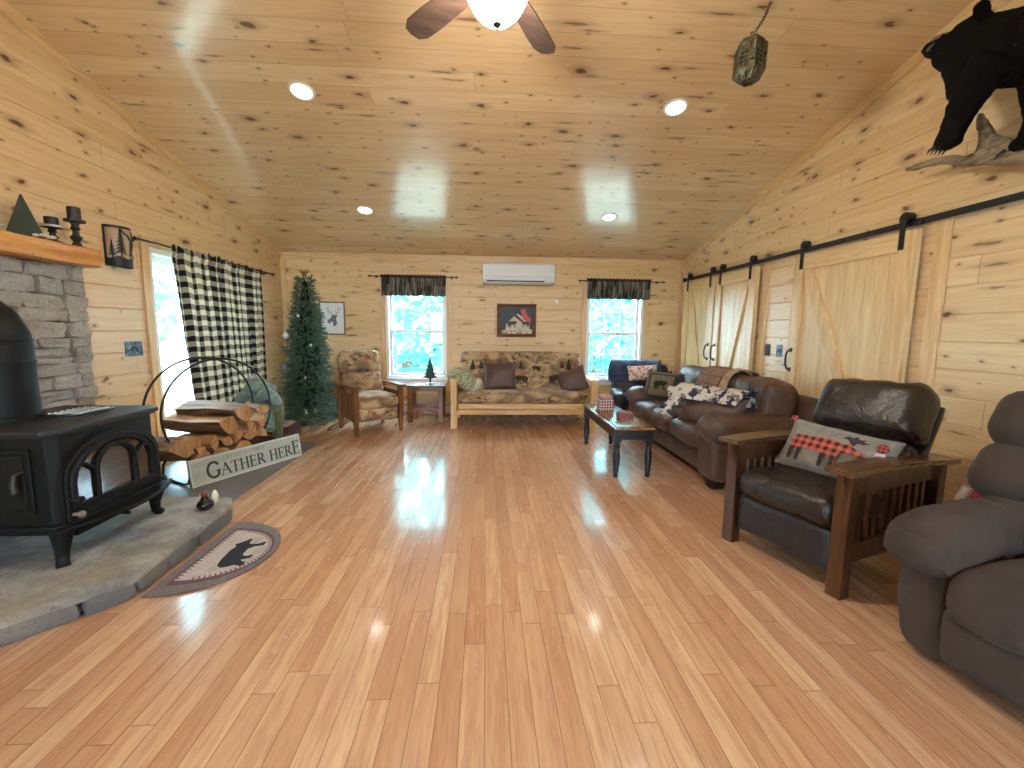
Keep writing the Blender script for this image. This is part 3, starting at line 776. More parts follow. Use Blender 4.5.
# ------------------------------------------------------------------ left wall: chimney, mantel, hearth, stove
M['stone'] = None
def stonemat(name, a, b, c, isl=True, sc1=9.):
    t = NT(name); co = t.coord(); rnd = t.n('NewGeometry').outputs['Random Per Island']
    col = t.mix(rnd, a, b) if isl else t.mix(t.smooth(t.noise(co, 2.2, 3.), .35, .65), a, b)
    n1 = t.noise(co, sc1, 8., .7); col = t.mix(t.smooth(n1, .4, .66, 0, .85), col, c)
    n2 = t.noise(co, 60., 4., .7); col = t.mix(t.smooth(n2, .5, .75, 0, .4), col, sc(a, .5))
    v = t.math('ADD', t.math('MULTIPLY', n1, 2.), n2)
    return t.principled(col, .85, 0., t.bump(v, .9, .02))
ST = stonemat('grey ledge stone', srgb(146,142,134), srgb(200,194,184), srgb(178,168,152))
MORT = plain('dark mortar', srgb(58,52,46), .95)
def rock(mb, c, h, rng, rough=.30, n=6):
    """irregular squared stone: centre c, half sizes h"""
    o = Vector((rng.uniform(0,99), rng.uniform(0,99), 0)); sk = rng.uniform(-.08,.08); tp = rng.uniform(-.12,.12)
    def f(a, b, d):
        p = Vector((a, b, d)); r = .22
        q = Vector([max(-(1-r), min(1-r, k)) for k in p]); e = p-q
        p = q + (e.normalized()*r*min(1, e.length/r if e.length < r else 1) if e.length > 1e-6 else e)
        k = noise.noise(p*1.3+o)*rough
        p = Vector((p.x*(1+k), p.y*(1+noise.noise(p*1.1+o*2)*rough*.45), p.z*(1+noise.noise(p*1.7+o*3)*rough*.9)))
        return (c[0]+p.x*h[0], c[1]+p.y*h[1]+0*sk, c[2]+p.z*h[2]*(1+tp*p.y)+sk*h[2]*p.y)
    mb.cube_surface(n, f)
rng = random.Random(11)
t = thing('stone_chimney', 'grey stacked stone chimney facing behind the wood stove', 'chimney', (XL, 2.48, 0))
mb = MB(); ya, yb = -.83, .855
z = .118
while z < 1.70:
    hh = min(rng.uniform(.06, .13), 1.71-z)
    if 1.71-z-hh < .05: hh = 1.71-z
    y = yb
    first = True
    while y > ya:
        L = rng.uniform(.10, .17) if first else rng.uniform(.14, .36)
        first = False
        yn = max(ya, y-L)
        if yn-ya < .07: yn = ya
        if hh > .1 and rng.random() < .3 and y-yn > .15:
            f = rng.uniform(.4, .6)
            for za, zb in ((z, z+hh*f), (z+hh*f, z+hh)):
                rock(mb, (.065+rng.uniform(0,.02), (y+yn)/2, (za+zb)/2), (.058, (y-yn)/2-.002, (zb-za)/2-.001), rng)
        else: rock(mb, (.065+rng.uniform(0,.025), (y+yn)/2+rng.uniform(-.008,.008)*(yn>ya), z+hh/2), (.06, (y-yn)/2-.001, hh/2-.0005), rng)
        y = yn
    z += hh
obj('ledge_stones', mb, ST, t, smooth=50)
mb = MB(); mb.box(.008, .075, ya+.01, yb-.02, .113, 1.7); obj('mortar_bed', mb, MORT, t)

MX = -2.78
def mant(a, b, d):
    p = Vector((a, b, d)); k = .12
    x = XL + .0 + (a+1)/2*.235; y = 2.44 + b*.935; z = 1.778 + d*.068
    if a > 0: x += .014*noise.noise(Vector((y*3, d, 1))); z += .010*noise.noise(Vector((y*4, 5, d)))
    if abs(d) > .9: z -= .012*d*max(0, a)**4
    return (x, y, z)
mb = MB(); mb.cube_surface(24, mant)
tag(obj('mantel_beam', mb, M['mantel'], smooth=40), 'thick honey-stained wooden mantel beam on top of the stone chimney facing', 'mantel')

HZ = .112
HP = [(-2.985,3.06),(-2.4,3.09),(-1.80,3.06),(-1.72,2.93),(-1.70,2.62),(-1.69,2.3),(-1.675,2.06),(-1.80,1.90),(-1.96,1.73),(-2.12,1.58),(-2.3,1.47),(-2.6,1.44),(-2.985,1.45)]
t = thing('stone_hearth', 'low raised grey stone hearth under the wood stove', 'hearth', (0,0,0))
HS = stonemat('grey tan flagstone', srgb(122,122,124), srgb(164,152,132), srgb(188,184,176), False, 4.)
HE = stonemat('blue grey edge stone', srgb(108,106,108), srgb(140,132,122), srgb(128,122,116), False, 7.)
mb = MB(); N = []
for i, p in enumerate(HP):
    q = HP[(i+1) % len(HP)]; n = max(2, int(math.dist(p, q)/.06))
    for k in range(n): N.append((p[0]+(q[0]-p[0])*k/n + (.012*noise.noise(Vector((k*.7+i*3, 1, 0))) if p[0] > -2.9 else 0), p[1]+(q[1]-p[1])*k/n + (.012*noise.noise(Vector((k*.7+i*3, 9, 0))) if p[0] > -2.9 else 0)))
cx, cy = -2.4, 2.3; rings = []
for f, z in ((1.0, .075), (1.004, .095), (.99, .108), (.96, HZ), (.8, HZ), (.55, HZ), (.3, HZ), (.08, HZ)):
    rings.append([(cx+(x-cx)*f if x > -2.95 else x*f+(1-f)*cx, cy+(y-cy)*f, z + (.004*noise.noise(Vector((x*f*6, y*f*6, 2))) if f < .97 else 0)) for x, y in N])
m = len(N); vs = [p for r in rings for p in r]; fs = []
for j in range(len(rings)-1):
    for i in range(m): l = (i+1) % m; fs.append((j*m+i, j*m+l, (j+1)*m+l, (j+1)*m+i))
fs.append(tuple(range((len(rings)-1)*m, len(rings)*m)))
mb.add(vs, fs); obj('hearth_slab', mb, HS, t, smooth=50)
segs = [((-1.80,3.06),(-1.71,2.9)),((-1.705,2.885),(-1.69,2.53)),((-1.69,2.515),(-1.685,2.29)),((-1.685,2.275),(-1.675,2.08)),((-1.68,2.06),(-1.79,1.91)),((-1.80,1.90),(-2.0,1.69)),((-2.01,1.68),(-2.2,1.53)),((-2.21,1.52),(-2.55,1.45)),((-2.57,1.445),(-2.96,1.45))]
for (ax, ay), (bx, by) in segs:
    mb = MB(); d = Vector((bx-ax, by-ay, 0)); L = d.length; d.normalize(); nrm = Vector((-d.y, d.x, 0))
    if nrm.dot(Vector((cx-ax, cy-ay, 0))) < 0: nrm = -nrm
    c = Vector(((ax+bx)/2, (ay+by)/2, .042)) + nrm*.06
    tmp = MB(); rock(tmp, (0,0,0), (L/2, .065, .042), rng, .1, 5)
    for p in tmp.v: mb.v.append(c + d*p.x + nrm*p.y*1.0 + Vector((0,0,max(-.042, p.z))))
    mb.f = tmp.f; mb.m = tmp.m; obj('edge_stone', mb, HE, t, smooth=50)
mb = MB(); mb.prism([(cx+(x-cx)*.95 if x > -2.95 else x, cy+(y-cy)*.95) for x, y in N], lambda a, b, c: (a, b, c), 0, .09); obj('hearth_core', mb, MORT, t)

# slate pad by the patio door
def tilemat():
    t = NT('grey slate tile'); co = t.coord(); b = t.n('TexBrick'); t.link(co, b.inputs[0]); b.offset = 0; b.inputs['Scale'].default_value = 1.; b.inputs['Brick Width'].default_value = .33; b.inputs['Row Height'].default_value = .33; b.inputs['Mortar Size'].default_value = .004
    b.inputs['Color1'].default_value = srgb(118,112,112); b.inputs['Color2'].default_value = srgb(98,100,98); b.inputs['Mortar'].default_value = srgb(84,80,76)
    col = t.mix(t.smooth(t.noise(co, 5., 6., .65), .4, .7, 0, .6), b.outputs[0], srgb(124,108,104))
    return t.principled(col, .38, 0., t.bump(t.noise(co, 14., 5.), .25, .006))
mb = MB(); mb.box(-2.99, -1.895, 3.06, 4.97, 0, .006); tag(obj('slate_entry_pad', mb, tilemat(), bevel=.002), 'flat grey slate tile pad on the floor inside the patio door', 'floor tile', kind='structure')

# wood stove (local: +x is the front, origin on the hearth)
t = thing('wood_stove', 'black cast iron wood stove with an arched glass door', 'wood stove', (-2.07, 2.47, HZ))
S, ST2 = M['stove'], M['stovetop']
mb = MB(); oct_ = lambda x0, x1, w, c: [(x0, -w), (x1-c, -w), (x1, -w+c), (x1, w-c), (x1-c, w), (x0, w)]
mb.prism(oct_(-.52, 0, .325, .035), lambda a, b, c: (a, b, c), .20, .665); obj('firebox', mb, S, t, bevel=.006)
mb = MB(); mb.prism(oct_(-.56, .035, .365, .05), lambda a, b, c: (a, b, c), .668, .693); mb.prism(oct_(-.54, .02, .35, .045), lambda a, b, c: (a, b, c), .655, .668); obj('top_plate', mb, ST2, t, bevel=.006)
mb = MB(); mb.tube([(-.22+.13*math.cos(q), .06+.13*math.sin(q), .694) for q in [2*PI*k/28 for k in range(28)]], .005, 6, True); obj('cooking_lid', mb, ST2, t, smooth=60)
mb = MB(); mb.prism(oct_(-.54, .02, .35, .04), lambda a, b, c: (a, b, c), .185, .215); obj('base_ledge', mb, S, t, bevel=.006)
lip = [(.0,-.37)] + [(.03+.10*math.sin(PI*k/14)**.8, -.37+.74*k/14) for k in range(15)] + [(.0,.37)]
mb = MB(); mb.prism(lip, lambda a, b, c: (a, b, c), .188, .208); mb.tube([(a+.002, b, .204) for a, b in lip[1:-1]], .009, 8); obj('ash_lip', mb, S, t, smooth=40)
mb = MB(); mb.box(-.4, -.01, -.24, .2, .12, .19); mb.cyl((-.03, .0, .15), (.05, .02, .13), .011, n=10); obj('ash_pan', mb, S, t, bevel=.008)
def arch(w, zlo, zsp, rise, n=18):
    """outline from bottom one side over the arch to the other (y, z)"""
    return [(-w, zlo), (-w, zsp)] + [(-w*math.cos(PI*k/n), zsp + rise*math.sin(PI*k/n)) for k in range(1, n)] + [(w, zsp), (w, zlo)]
def ringx(mb, outer, inner, x0, x1, closed_bottom=True):
    n = len(outer)
    for k in range(n if closed_bottom else n-1):
        l = (k+1) % n
        a, b, c, d = outer[k], outer[l], inner[l], inner[k]
        vs = [(x, p[0], p[1]) for x in (x0, x1) for p in (a, b, c, d)]
        mb.add(vs, [(0,1,2,3), (7,6,5,4), (0,4,5,1), (2,6,7,3)])
d = MB(); O, I = arch(.305, .225, .42, .205), arch(.243, .29, .40, .165); ringx(d, O, I, -.002, .024); door = obj('front_door', d, S, t, smooth=35, bevel=.005)
d = MB(); ringx(d, arch(.315, .215, .42, .215), arch(.295, .235, .42, .196), -.004, .012)
d.tube([(.026, p[0], p[1]) for p in arch(.275, .26, .41, .185)], .009, 8); obj('door_moulding', d, S, door, smooth=40)
d = MB(); d.prism(arch(.25, .285, .40, .172), lambda a, b, c: (c, a, b), .004, .008)
def stoveglass():
    tt = NT('stove door glass'); b = tt.n('BsdfPrincipled'); b.inputs['Base Color'].default_value = srgb(40,34,32); b.inputs['Roughness'].default_value = .03; b.inputs['Specular IOR Level'].default_value = .9; b.inputs['Coat Weight'].default_value = 1.; b.inputs['Coat Roughness'].default_value = .02
    tt.link(b.outputs[0], tt.out.inputs[0]); return tt.mat
obj('door_glass', d, stoveglass(), door)
d = MB()
for s in (-1, 1):
    d.tube([(.016, s*.125, .285), (.016, s*.125, .43)], .014, 8)
    d.tube([(.016, s*.125 + s*.118*math.sin(q*PI/2)*1., .43+.06*math.sin(q*PI)) for q in [k/8 for k in range(9)]], .010, 8)
d.tube([(.016, -.125*math.cos(PI*k/14), .43+.115*math.sin(PI*k/14)) for k in range(15)], .014, 8); obj('door_mullions', d, S, door, smooth=50)
for z, r, m in ((.33, .021, S), (.255, .018, M['nickel'])):
    d = MB(); d.tube([(.02, -.285, z), (.05, -.285, z), (.058, -.285, z), (.072, -.285, z), (.078, -.285, z)], [.008, .008, r, r*.9, .004], 14); obj('door_knob', d, m, door, smooth=50)
d = MB(); d.ball((.03, .315, .235), .016); obj('hinge_ball', d, S, door, smooth=60)
d = MB(); d.box(-.40, -.10, -.338, -.322, .28, .60); d.box(-.375, -.125, -.344, -.336, .305, .575); sd = obj('side_door', d, S, t, bevel=.006)
d = MB(); d.tube([(-.135, -.34, .49), (-.135, -.375, .485), (-.135, -.385, .44), (-.135, -.38, .40)], [.012, .011, .013, .015], 10); obj('side_handle', d, M['stovetop'], sd, smooth=50)
for sx, sy in ((0, -1), (0, 1), (-1, -1), (-1, 1)):
    d = MB(); x = -.03 if sx == 0 else -.48; y = sy*.30
    d.tube([(x, y, .2), (x+(.01 if sx == 0 else -.01), y+sy*.008, .15), (x, y+sy*.004, .08), (x, y+sy*.008, .03), (x+(.012 if sx == 0 else -.012), y+sy*.02, .01), (x+(.018 if sx == 0 else -.018), y+sy*.025, .0)], [.05, .042, .03, .026, .028, .026], 10); obj('leg', d, S, t, smooth=50)
t = thing('stove_pipe', 'thick black stove pipe bending from the stove top into the chimney', 'stove pipe', (-2.53, 2.41, HZ+.693))
d = MB(); d.lathe([(.138, 0), (.138, .02), (.128, .024), (.128, .40)], n=36); obj('pipe_section', d, M['stove'], t, smooth=40)
r = .126; d = MB()
pts = [(0,0,.38), (0,0,.42), (-.035,0,.49), (-.10,0,.545), (-.18,0,.565), (-.33,0,.57)]
d.tube(pts, [r]*6, 36); obj('elbow', d, M['stove'], t, smooth=25)
for z in (.30, .415): 
    d = MB(); d.lathe([(r+.001, z-.006), (r+.006, z-.004), (r+.006, z+.004), (r+.001, z+.006)], n=36); obj('seam_band', d, M['stove'], t, smooth=40)
# coil trivet on the stove
t = thing('coiled_trivet', 'silver twisted lattice trivet lying on the black stove top', 'trivet', (-2.30, 2.56, HZ+.6985))
d = MB()
for i in range(7):
    y = -.105+.035*i
    d.tube([(-.07+.14*k/10, y+.012*math.sin(k*1.4), .008+.004*math.cos(k*1.4)) for k in range(11)], .0065, 6)
obj('twisted_bars', d, M['nickel'], t, smooth=60)
d = MB(); c8 = [(-.085,-.125),(.085,-.125),(.095,-.1),(.095,.1),(.085,.125),(-.085,.125),(-.095,.1),(-.095,-.1)]
d.tube([(a, b, .007) for a, b in c8], .007, 8, True); obj('rim', d, plain('dark green iron', srgb(40,52,44), .4, .5), t, smooth=60)
# bronze/half-moon rug
t = thing('bear_rug', 'half-moon hearth rug with a black bear and maroon border', 'rug', (-1.655, 2.45, 0))
L, D_ = .41, .43
def half(k, ex=0):   # half ellipse outline, flat side along y at x=0
    n = 40; return [(ex + (D_-k-ex)*math.sin(PI*i/n)**.9, -(L-k*1.25)*math.cos(PI*i/n)) for i in range(n+1)]
def rugmat(name, a, b): return fabric(name, a, b, .95, 60., 300., .8)
cols = [rugmat('grey brown braid', srgb(122,104,98), srgb(88,74,70)), rugmat('maroon band', srgb(98,34,44), srgb(70,26,34)), rugmat('cream rug field', srgb(206,190,176), srgb(176,160,150)), plain('black rug bear', srgb(34,34,40), .95), rugmat('sage tuft', srgb(178,172,156), srgb(160,156,140))]
d = MB(); z = 0
d.prism(half(0), lambda a, b, c: (a, b, c), 0, .010)
obj('border', d, cols[0], t, bevel=.003)
d = MB(); d.prism([(a+.05, b) for a, b in half(.075, .0)], lambda a, b, c: (a, b, c), .009, .0112); BAND = d
d = MB(); d.prism([(a+.067, b) for a, b in half(.105, .0)], lambda a, b, c: (a, b, c), .010, .0122)
obj('field', d, cols[2], t)
d = BAND
for i in range(3, 38):
    a, b = half(.122)[i]; c, e = half(.105)[i]
    d.bar((a+.066, b, .0122), (c+.066, e, .0122), .008, .002)
for i in range(19): y = -.26+.52*i/18; d.bar((.068, y, .0122), (.085, y, .0122), .008, .002)
obj('maroon_band', d, cols[1], t)
d = MB()
d.prism([(.335-b*.25, -.165+a*.33) for a, b in BEAR], lambda a, b, c: (a, b, c), .0118, .0138); obj('bear_figure', d, cols[3], t)
for q in [(.33, -.08), (.34, .02), (.20, -.16), (.26, .14)]:
    d = MB(); d.ball((q[0], q[1], .0122), .03, .05, .0012, 10, 4); obj('grass_tuft', d, cols[4], t)
# ------------------------------------------------------------------ things on the mantel and the left wall
MZ = 1.846
t = thing('wooden_tree_ornament', 'tall dark green pointed wooden tree on the mantel', 'ornament', (-2.86, 2.96, MZ-.002))
d = MB(); d.tf = Matrix.Rotation(math.radians(40), 4, 'Z'); d.prism([(-.085, 0), (.085, 0), (.004, .25), (-.004, .25)], lambda a, b, c: (a, c, b), -.022, .022); obj('tree_body', d, plain('dark green paint', srgb(48,54,40), .75, var=.3, vscale=12.), t, bevel=.003)
d = MB(); rng = random.Random(4)
for i in range(9): d.ball((rng.uniform(.005,.06), rng.uniform(.02,.10), .012), rng.uniform(.012,.022), None, .012, 10, 6)
tag(obj('frosted_garland', d, fabric('white fluff', srgb(222,218,206)), smooth=60), 'white frosted sprig lying at the foot of the green wooden tree', 'garland', loc=(-2.83, 2.95, MZ))
d = MB(); d.tube([(0,0,.02), (.03,.05,.035), (.02,.11,.02), (.05,.16,.03)], [.006,.011,.010,.004], 8); d.tube([(.03,.05,.035), (.06,.03,.07)], [.009,.003], 8); d.tube([(.02,.11,.022), (-.02,.13,.06)], [.008,.003], 8)
tag(obj('shed_antler', d, plain('pale antler bone', srgb(206,196,174), .5, var=.15), smooth=60), 'pale shed antler lying at the near end of the mantel', 'antler', loc=(-2.85, 2.63, MZ))
WAX = plain('black candle wax', srgb(34,30,34), .45, var=.1)
def holder(loc, hh, label, r):
    t = thing('candle_holder', label, 'candle holder', loc)
    k = hh
    d = MB(); d.lathe([(.055*r, 0), (.055*r, .008), (.03*r, .018), (.018*r, .25*k*.9), (.03*r, .32*k), (.034*r, .40*k), (.02*r, .46*k), (.017*r, .62*k), (.028*r, .70*k), (.02*r, .78*k), (.024*r, .88*k), (.058*r, .93*k), (.058*r, k), (.0, k)], n=24); obj('turned_stand', d, plain('distressed black wood', srgb(40,34,30), .5, var=.35, vscale=30.), t, smooth=40)
    return t
holder((-2.87, 3.145, MZ-.004), .105, 'short dark turned candle holder with a pale rim on the mantel', .9)
holder((-2.87, 3.315, MZ-.006), .19, 'tall dark turned candle holder at the end of the mantel', 1.)
def candle(loc, r, h, label):
    d = MB(); d.lathe([(r*.97, 0), (r, .004), (r, h-.004), (r*.94, h), (r*.6, h-.006), (.002, h-.008)], n=24); c = obj('candle', d, WAX, smooth=40); tag(c, label, 'candle', loc=loc)
    d = MB(); d.cyl((0,0,h-.008), (.002,0,h+.006), .0015, n=6); obj('wick', d, M['black'], c)
candle((-2.87, 3.145, MZ+.101), .036, .06, 'dark stubby candle on the short candle holder')
candle((-2.87, 3.315, MZ+.184), .037, .085, 'dark pillar candle on the tall candle holder')
d = MB(); d.lathe([(.056, 0), (.058, .004), (.058, .012), (.05, .012)], n=24); tag(obj('candle_ring', d, plain('pale ring', srgb(196,192,184), .5)), 'pale ring around the candle of the short holder', 'candle ring', loc=(-2.87, 3.145, MZ+.096))

# sconce with tree cut-outs
t = thing('wall_sconce', 'half-round wall lamp shade with dark pine tree silhouettes', 'wall lamp', (XL+.005, 3.795, 1.775))
mica = NT('tan mica shade'); co = mica.coord(); col = mica.mix(mica.noise(co, 12., 4.), srgb(176,146,120), srgb(210,184,158)); mica.principled(col, .5, 0., None, Transmission_Weight=.15)
hr, hh = .10, .315
cyl = lambda a, z, r=hr: (r*.95*math.cos(a), r*math.sin(a), z)
d = MB(); d.grid(24, 4, lambda u, v: cyl(-PI/2+PI*u, .01+v*(hh-.02))); obj('mica_shade', d, mica.mat, t, smooth=180, solid=.002)
def wrapped(d, poly, r, ac, z0, w, h):   # 2-D outline bent onto the half cylinder, triangulated by strips
    for (ua, za, ub, zb) in poly:
        pass
d = MB(); IR = M['blackmetal']
for za, zb in ((0, .07), (.295, hh)):
    d.grid(24, 2, lambda u, v: cyl(-PI/2+PI*u, za+v*(zb-za)-(.01 if zb < .1 else 0)*math.sin(u*17)*v, hr+.004))
def treesil(ac, z0, h, w):
    n = 7
    for k in range(n):
        z = z0 + h*k/n*.97; ww = w*(1-k/n*.88); hb = h/n*1.9
        pts = [(-ww, z+.004), (0, z+hb*.4), (ww, z), (0, z+hb)]
        d.add([cyl(ac+p/hr, min(q, hh-.005), hr+.005) for p, q in pts], [(0,1,2,3)])
    d.grid(2, 1, lambda u, v: cyl(ac+(u-.5)*.01/hr, z0-.05+v*h*.8, hr+.005))
treesil(-.55, .09, .20, .045); treesil(.25, .08, .13, .036); treesil(-1.1, .075, .12, .03)
d.tube([cyl(-.6+k*.14, .29-.012*k+.006*math.sin(k*2), hr+.005) for k in range(14)], .006, 6)
d.tube([cyl(.5+k*.1, .245+.012*k, hr+.005) for k in range(6)], .004, 6)
d.tube([cyl(-PI/2, 0, hr+.004), cyl(-PI/2, hh, hr+.004)], .007, 6); d.tube([cyl(PI/2, 0, hr+.004), cyl(PI/2, hh, hr+.004)], .007, 6)
obj('metal_cutouts', d, IR, t, solid=.0015)
d = MB(); d.box(-.004, .006, -.09, .09, .0, hh); obj('back_plate', d, IR, t)
# switch plates
def camo(name, a, b, c):
    t = NT(name); co = t.coord(); n = t.noise(co, 34., 4., .6)
    col = t.mix(t.smooth(n, .42, .5), a, b); col = t.mix(t.smooth(t.noise(co, 60., 3.), .52, .6), col, c)
    return t.principled(col, .5)
PL = camo('blue grey wildlife print', srgb(28,40,50), srgb(70,100,116), srgb(120,150,160))
def plate(loc, w, h, side, label, mat, nsw, bear):
    t = thing('switch_plate', label, 'switch plate', loc)
    d = MB(); x0, x1 = (0, .007) if side > 0 else (-.007, 0); d.box(x0, x1, -w/2, w/2, -h/2, h/2); obj('plate', d, mat, t, bevel=.003)
    e = .0075*side
    if bear:
        d = MB(); s = .07; d.prism([((a-.5)*s*(-side), (b-.35)*s) for a, b in BEAR], lambda a, b, c: (e*1.0+c*side, a, b), -.001, .001); obj('bear_print', d, M['black'], t)
    for k in range(nsw):
        y = (k-(nsw-1)/2)*.046 + (.0 if nsw > 1 else 0)
        d = MB(); d.box(min(0, e*1.5), max(0, e*1.5), y-.006, y+.006, -.012, .012); d.tf = None; obj('toggle', d, M['black'], t, bevel=.002)
plate((XL, 3.885, 1.11), .185, .125, 1, 'blue grey wildlife print switch plate beside the patio door', PL, 2, True)
plate((XR, 4.535, 1.124), .085, .125, -1, 'dark brown switch plate between the barn doors', plain('dark bronze plate', srgb(44,30,24), .7), 1, False)
plate((XR, 4.345, 1.123), .085, .125, -1, 'blue grey wildlife print switch plate beside the pull of the widest barn door', PL, 1, True)

# ------------------------------------------------------------------ log hoop, firewood, sign
HA = math.radians(60)
t = thing('log_hoop', 'black double-ring steel firewood hoop in front of the checked curtains', 'log rack', (-2.30, 3.86, .006), HA)
for y in (0, .27):
    d = MB(); d.tube([(.45*math.cos(q), y, .575+.45*math.sin(q)) for q in [2*PI*k/64 for k in range(64)]], .0095, 8, True); obj('ring', d, M['blackmetal'], t, smooth=60)
for q in (-155, -90, -25, ):
    a = math.radians(q); d = MB(); d.cyl((.45*math.cos(a), 0, .575+.45*math.sin(a)), (.45*math.cos(a), .27, .575+.45*math.sin(a)), .009, n=8); obj('cross_bar', d, M['blackmetal'], t, smooth=60)
for x in (-.27, .27):
    d = MB(); d.tube([(x, -.04, .215), (x*1.15, -.07, .12), (x*1.2, -.06, .03), (x*1.2, .0, .009), (x*1.2, .27, .009), (x*1.2, .33, .03), (x*1.15, .34, .12), (x, .31, .215)], .010, 8); obj('foot', d, M['blackmetal'], t, smooth=60)
BARKM = NT('split log bark'); co = BARKM.coord()
g = BARKM.noise(BARKM.mapped(co, (14, 2.2, 14)), 1., 6., .7, 1.)
colb = BARKM.mix(BARKM.smooth(g, .3, .7), srgb(72,52,38), srgb(150,118,84)); BARKM.principled(colb, .9, 0., BARKM.bump(g, .9, .02))
ENDM = wood('pale split wood end', srgb(150,104,62), srgb(206,158,102), 'z', .8, 2.)
SPLIT = NT('split log face'); co = SPLIT.coord()
g = SPLIT.noise(SPLIT.mapped(co, (26, 1.6, 26)), 1., 5., .65, .5)
SPLIT.principled(SPLIT.mix(SPLIT.smooth(g, .3, .7), srgb(128,88,56), srgb(200,154,104)), .85, 0., SPLIT.bump(g, .7, .01))
GREYW = NT('weathered grey split face'); co = GREYW.coord()
g = GREYW.noise(GREYW.mapped(co, (26, 1.6, 26)), 1., 5., .65, .5)
GREYW.principled(GREYW.mix(GREYW.smooth(g, .3, .7), srgb(92,76,64), srgb(164,138,112)), .85, 0., GREYW.bump(g, .7, .01))
def log(x, z, r, a0, a1, yaw, ln, rng, label, roll=0, face=SPLIT, y0=-.035):
    """split log: sector of a round from angle a0 to a1, axis along y"""
    n = max(3, int((a1-a0)/26)); pr = []
    if a1 - a0 < 359: pr.append((0, 0, 1))
    for k in range(n+1):
        q = math.radians(a0 + (a1-a0)*k/n); pr.append((math.cos(q), math.sin(q), 0))
    cx = sum(p[0] for p in pr)/len(pr); cz = sum(p[1] for p in pr)/len(pr)
    d = MB(); S = 9; m = len(pr); vs = []
    for j in range(S+1):
        v = j/S
        for k, (px, pz, _) in enumerate(pr):
            rr = r*(1 + .30*noise.noise(Vector((px*1.5+x*9, v*2.2+z*7, pz*1.5))))
            vs.append(((px-cx)*rr + .012*math.sin(v*3+x*20), y_ := v*ln, (pz-cz)*rr + .008*math.sin(v*4+z*30)))
    fs = []; mi = []
    flat = a1 - a0 < 359
    for j in range(S):
        for k in range(m):
            l = (k+1) % m
            fs.append((j*m+k, j*m+l, (j+1)*m+l, (j+1)*m+k)); mi.append(1 if flat and (k == 0 or k == m-1) else 0)
    fs.append(tuple(range(m))); mi.append(2); fs.append(tuple(range(S*m, S*m+m))[::-1]); mi.append(2)
    d.v = [Vector(p) for p in vs]; d.f = [list(f) for f in fs]; d.m = mi
    o = obj('firewood_log', d, [BARKM.mat, face.mat, ENDM], smooth=35)
    mt = Matrix.Translation((-2.30, 3.86, .006)) @ Matrix.Rotation(HA, 4, 'Z') @ Matrix.Translation((x, y0, z)) @ Matrix.Rotation(yaw, 4, 'Z') @ Matrix.Rotation(math.radians(roll), 4, 'Y')
    o.matrix_world = mt
    tag(o, label, 'log', 'firewood in the hoop')
rng = random.Random(5)
for i, (x, z, r, a0, a1, yaw, ln, roll, face, lb) in enumerate((
    (.16, .195, .085, 0, 360, .1, .46, 0, SPLIT, 'round log hidden low behind the sign under the far half of the pile'),
    (-.03, .185, .08, 0, 360, .1, .46, 0, SPLIT, 'round log low behind the sign under the middle of the pile'),
    (-.20, .215, .08, 0, 200, .2, .48, 20, GREYW, 'split log low behind the sign under the weathered slab'),
    (-.30, .335, .17, 205, 335, .30, .62, 190, GREYW, 'largest weathered grey slab topping the stove end of the pile'),
    (-.19, .262, .075, 20, 130, .25, .46, 200, SPLIT, 'small split log with a pale wedge end under the weathered slab'),
    (-.08, .290, .085, 0, 110, .28, .48, 60, SPLIT, 'split log with a triangular pale end above the word gather'),
    (.02, .295, .085, 20, 140, .25, .48, 190, SPLIT, 'split log with a pale wedge end, second above the word gather'),
    (.12, .325, .075, 0, 120, .25, .46, 100, SPLIT, 'split log with a pale rounded end in the middle of the pile'),
    (.215, .300, .085, 0, 130, .2, .46, 150, SPLIT, 'split log with a pale end low beside the dark wooden crate'),
    (.05, .415, .155, 25, 140, .34, .58, 196, SPLIT, 'pale brown slab lying under the topmost log'),
    (.25, .395, .085, 0, 150, .28, .48, 40, SPLIT, 'split log with a broad pale end under the far end of the topmost log'),
    (.335, .330, .075, 0, 120, .2, .42, 10, SPLIT, 'split log with a pale wedge end at the far edge of the pile'),
    (.18, .520, .165, 30, 145, .34, .58, 192, GREYW, 'topmost log, a long bark-covered split slab'),
    (.345, .43, .08, 0, 120, .2, .42, 70, SPLIT, 'short split log with an orange wedge end beside the topmost log'),
    (.36, .525, .07, 0, 150, -.1, .34, 170, GREYW, 'small rough reddish log at the top far edge of the pile'))):
    log(x, z, r, a0, a1, yaw, ln, rng, lb, roll, face)

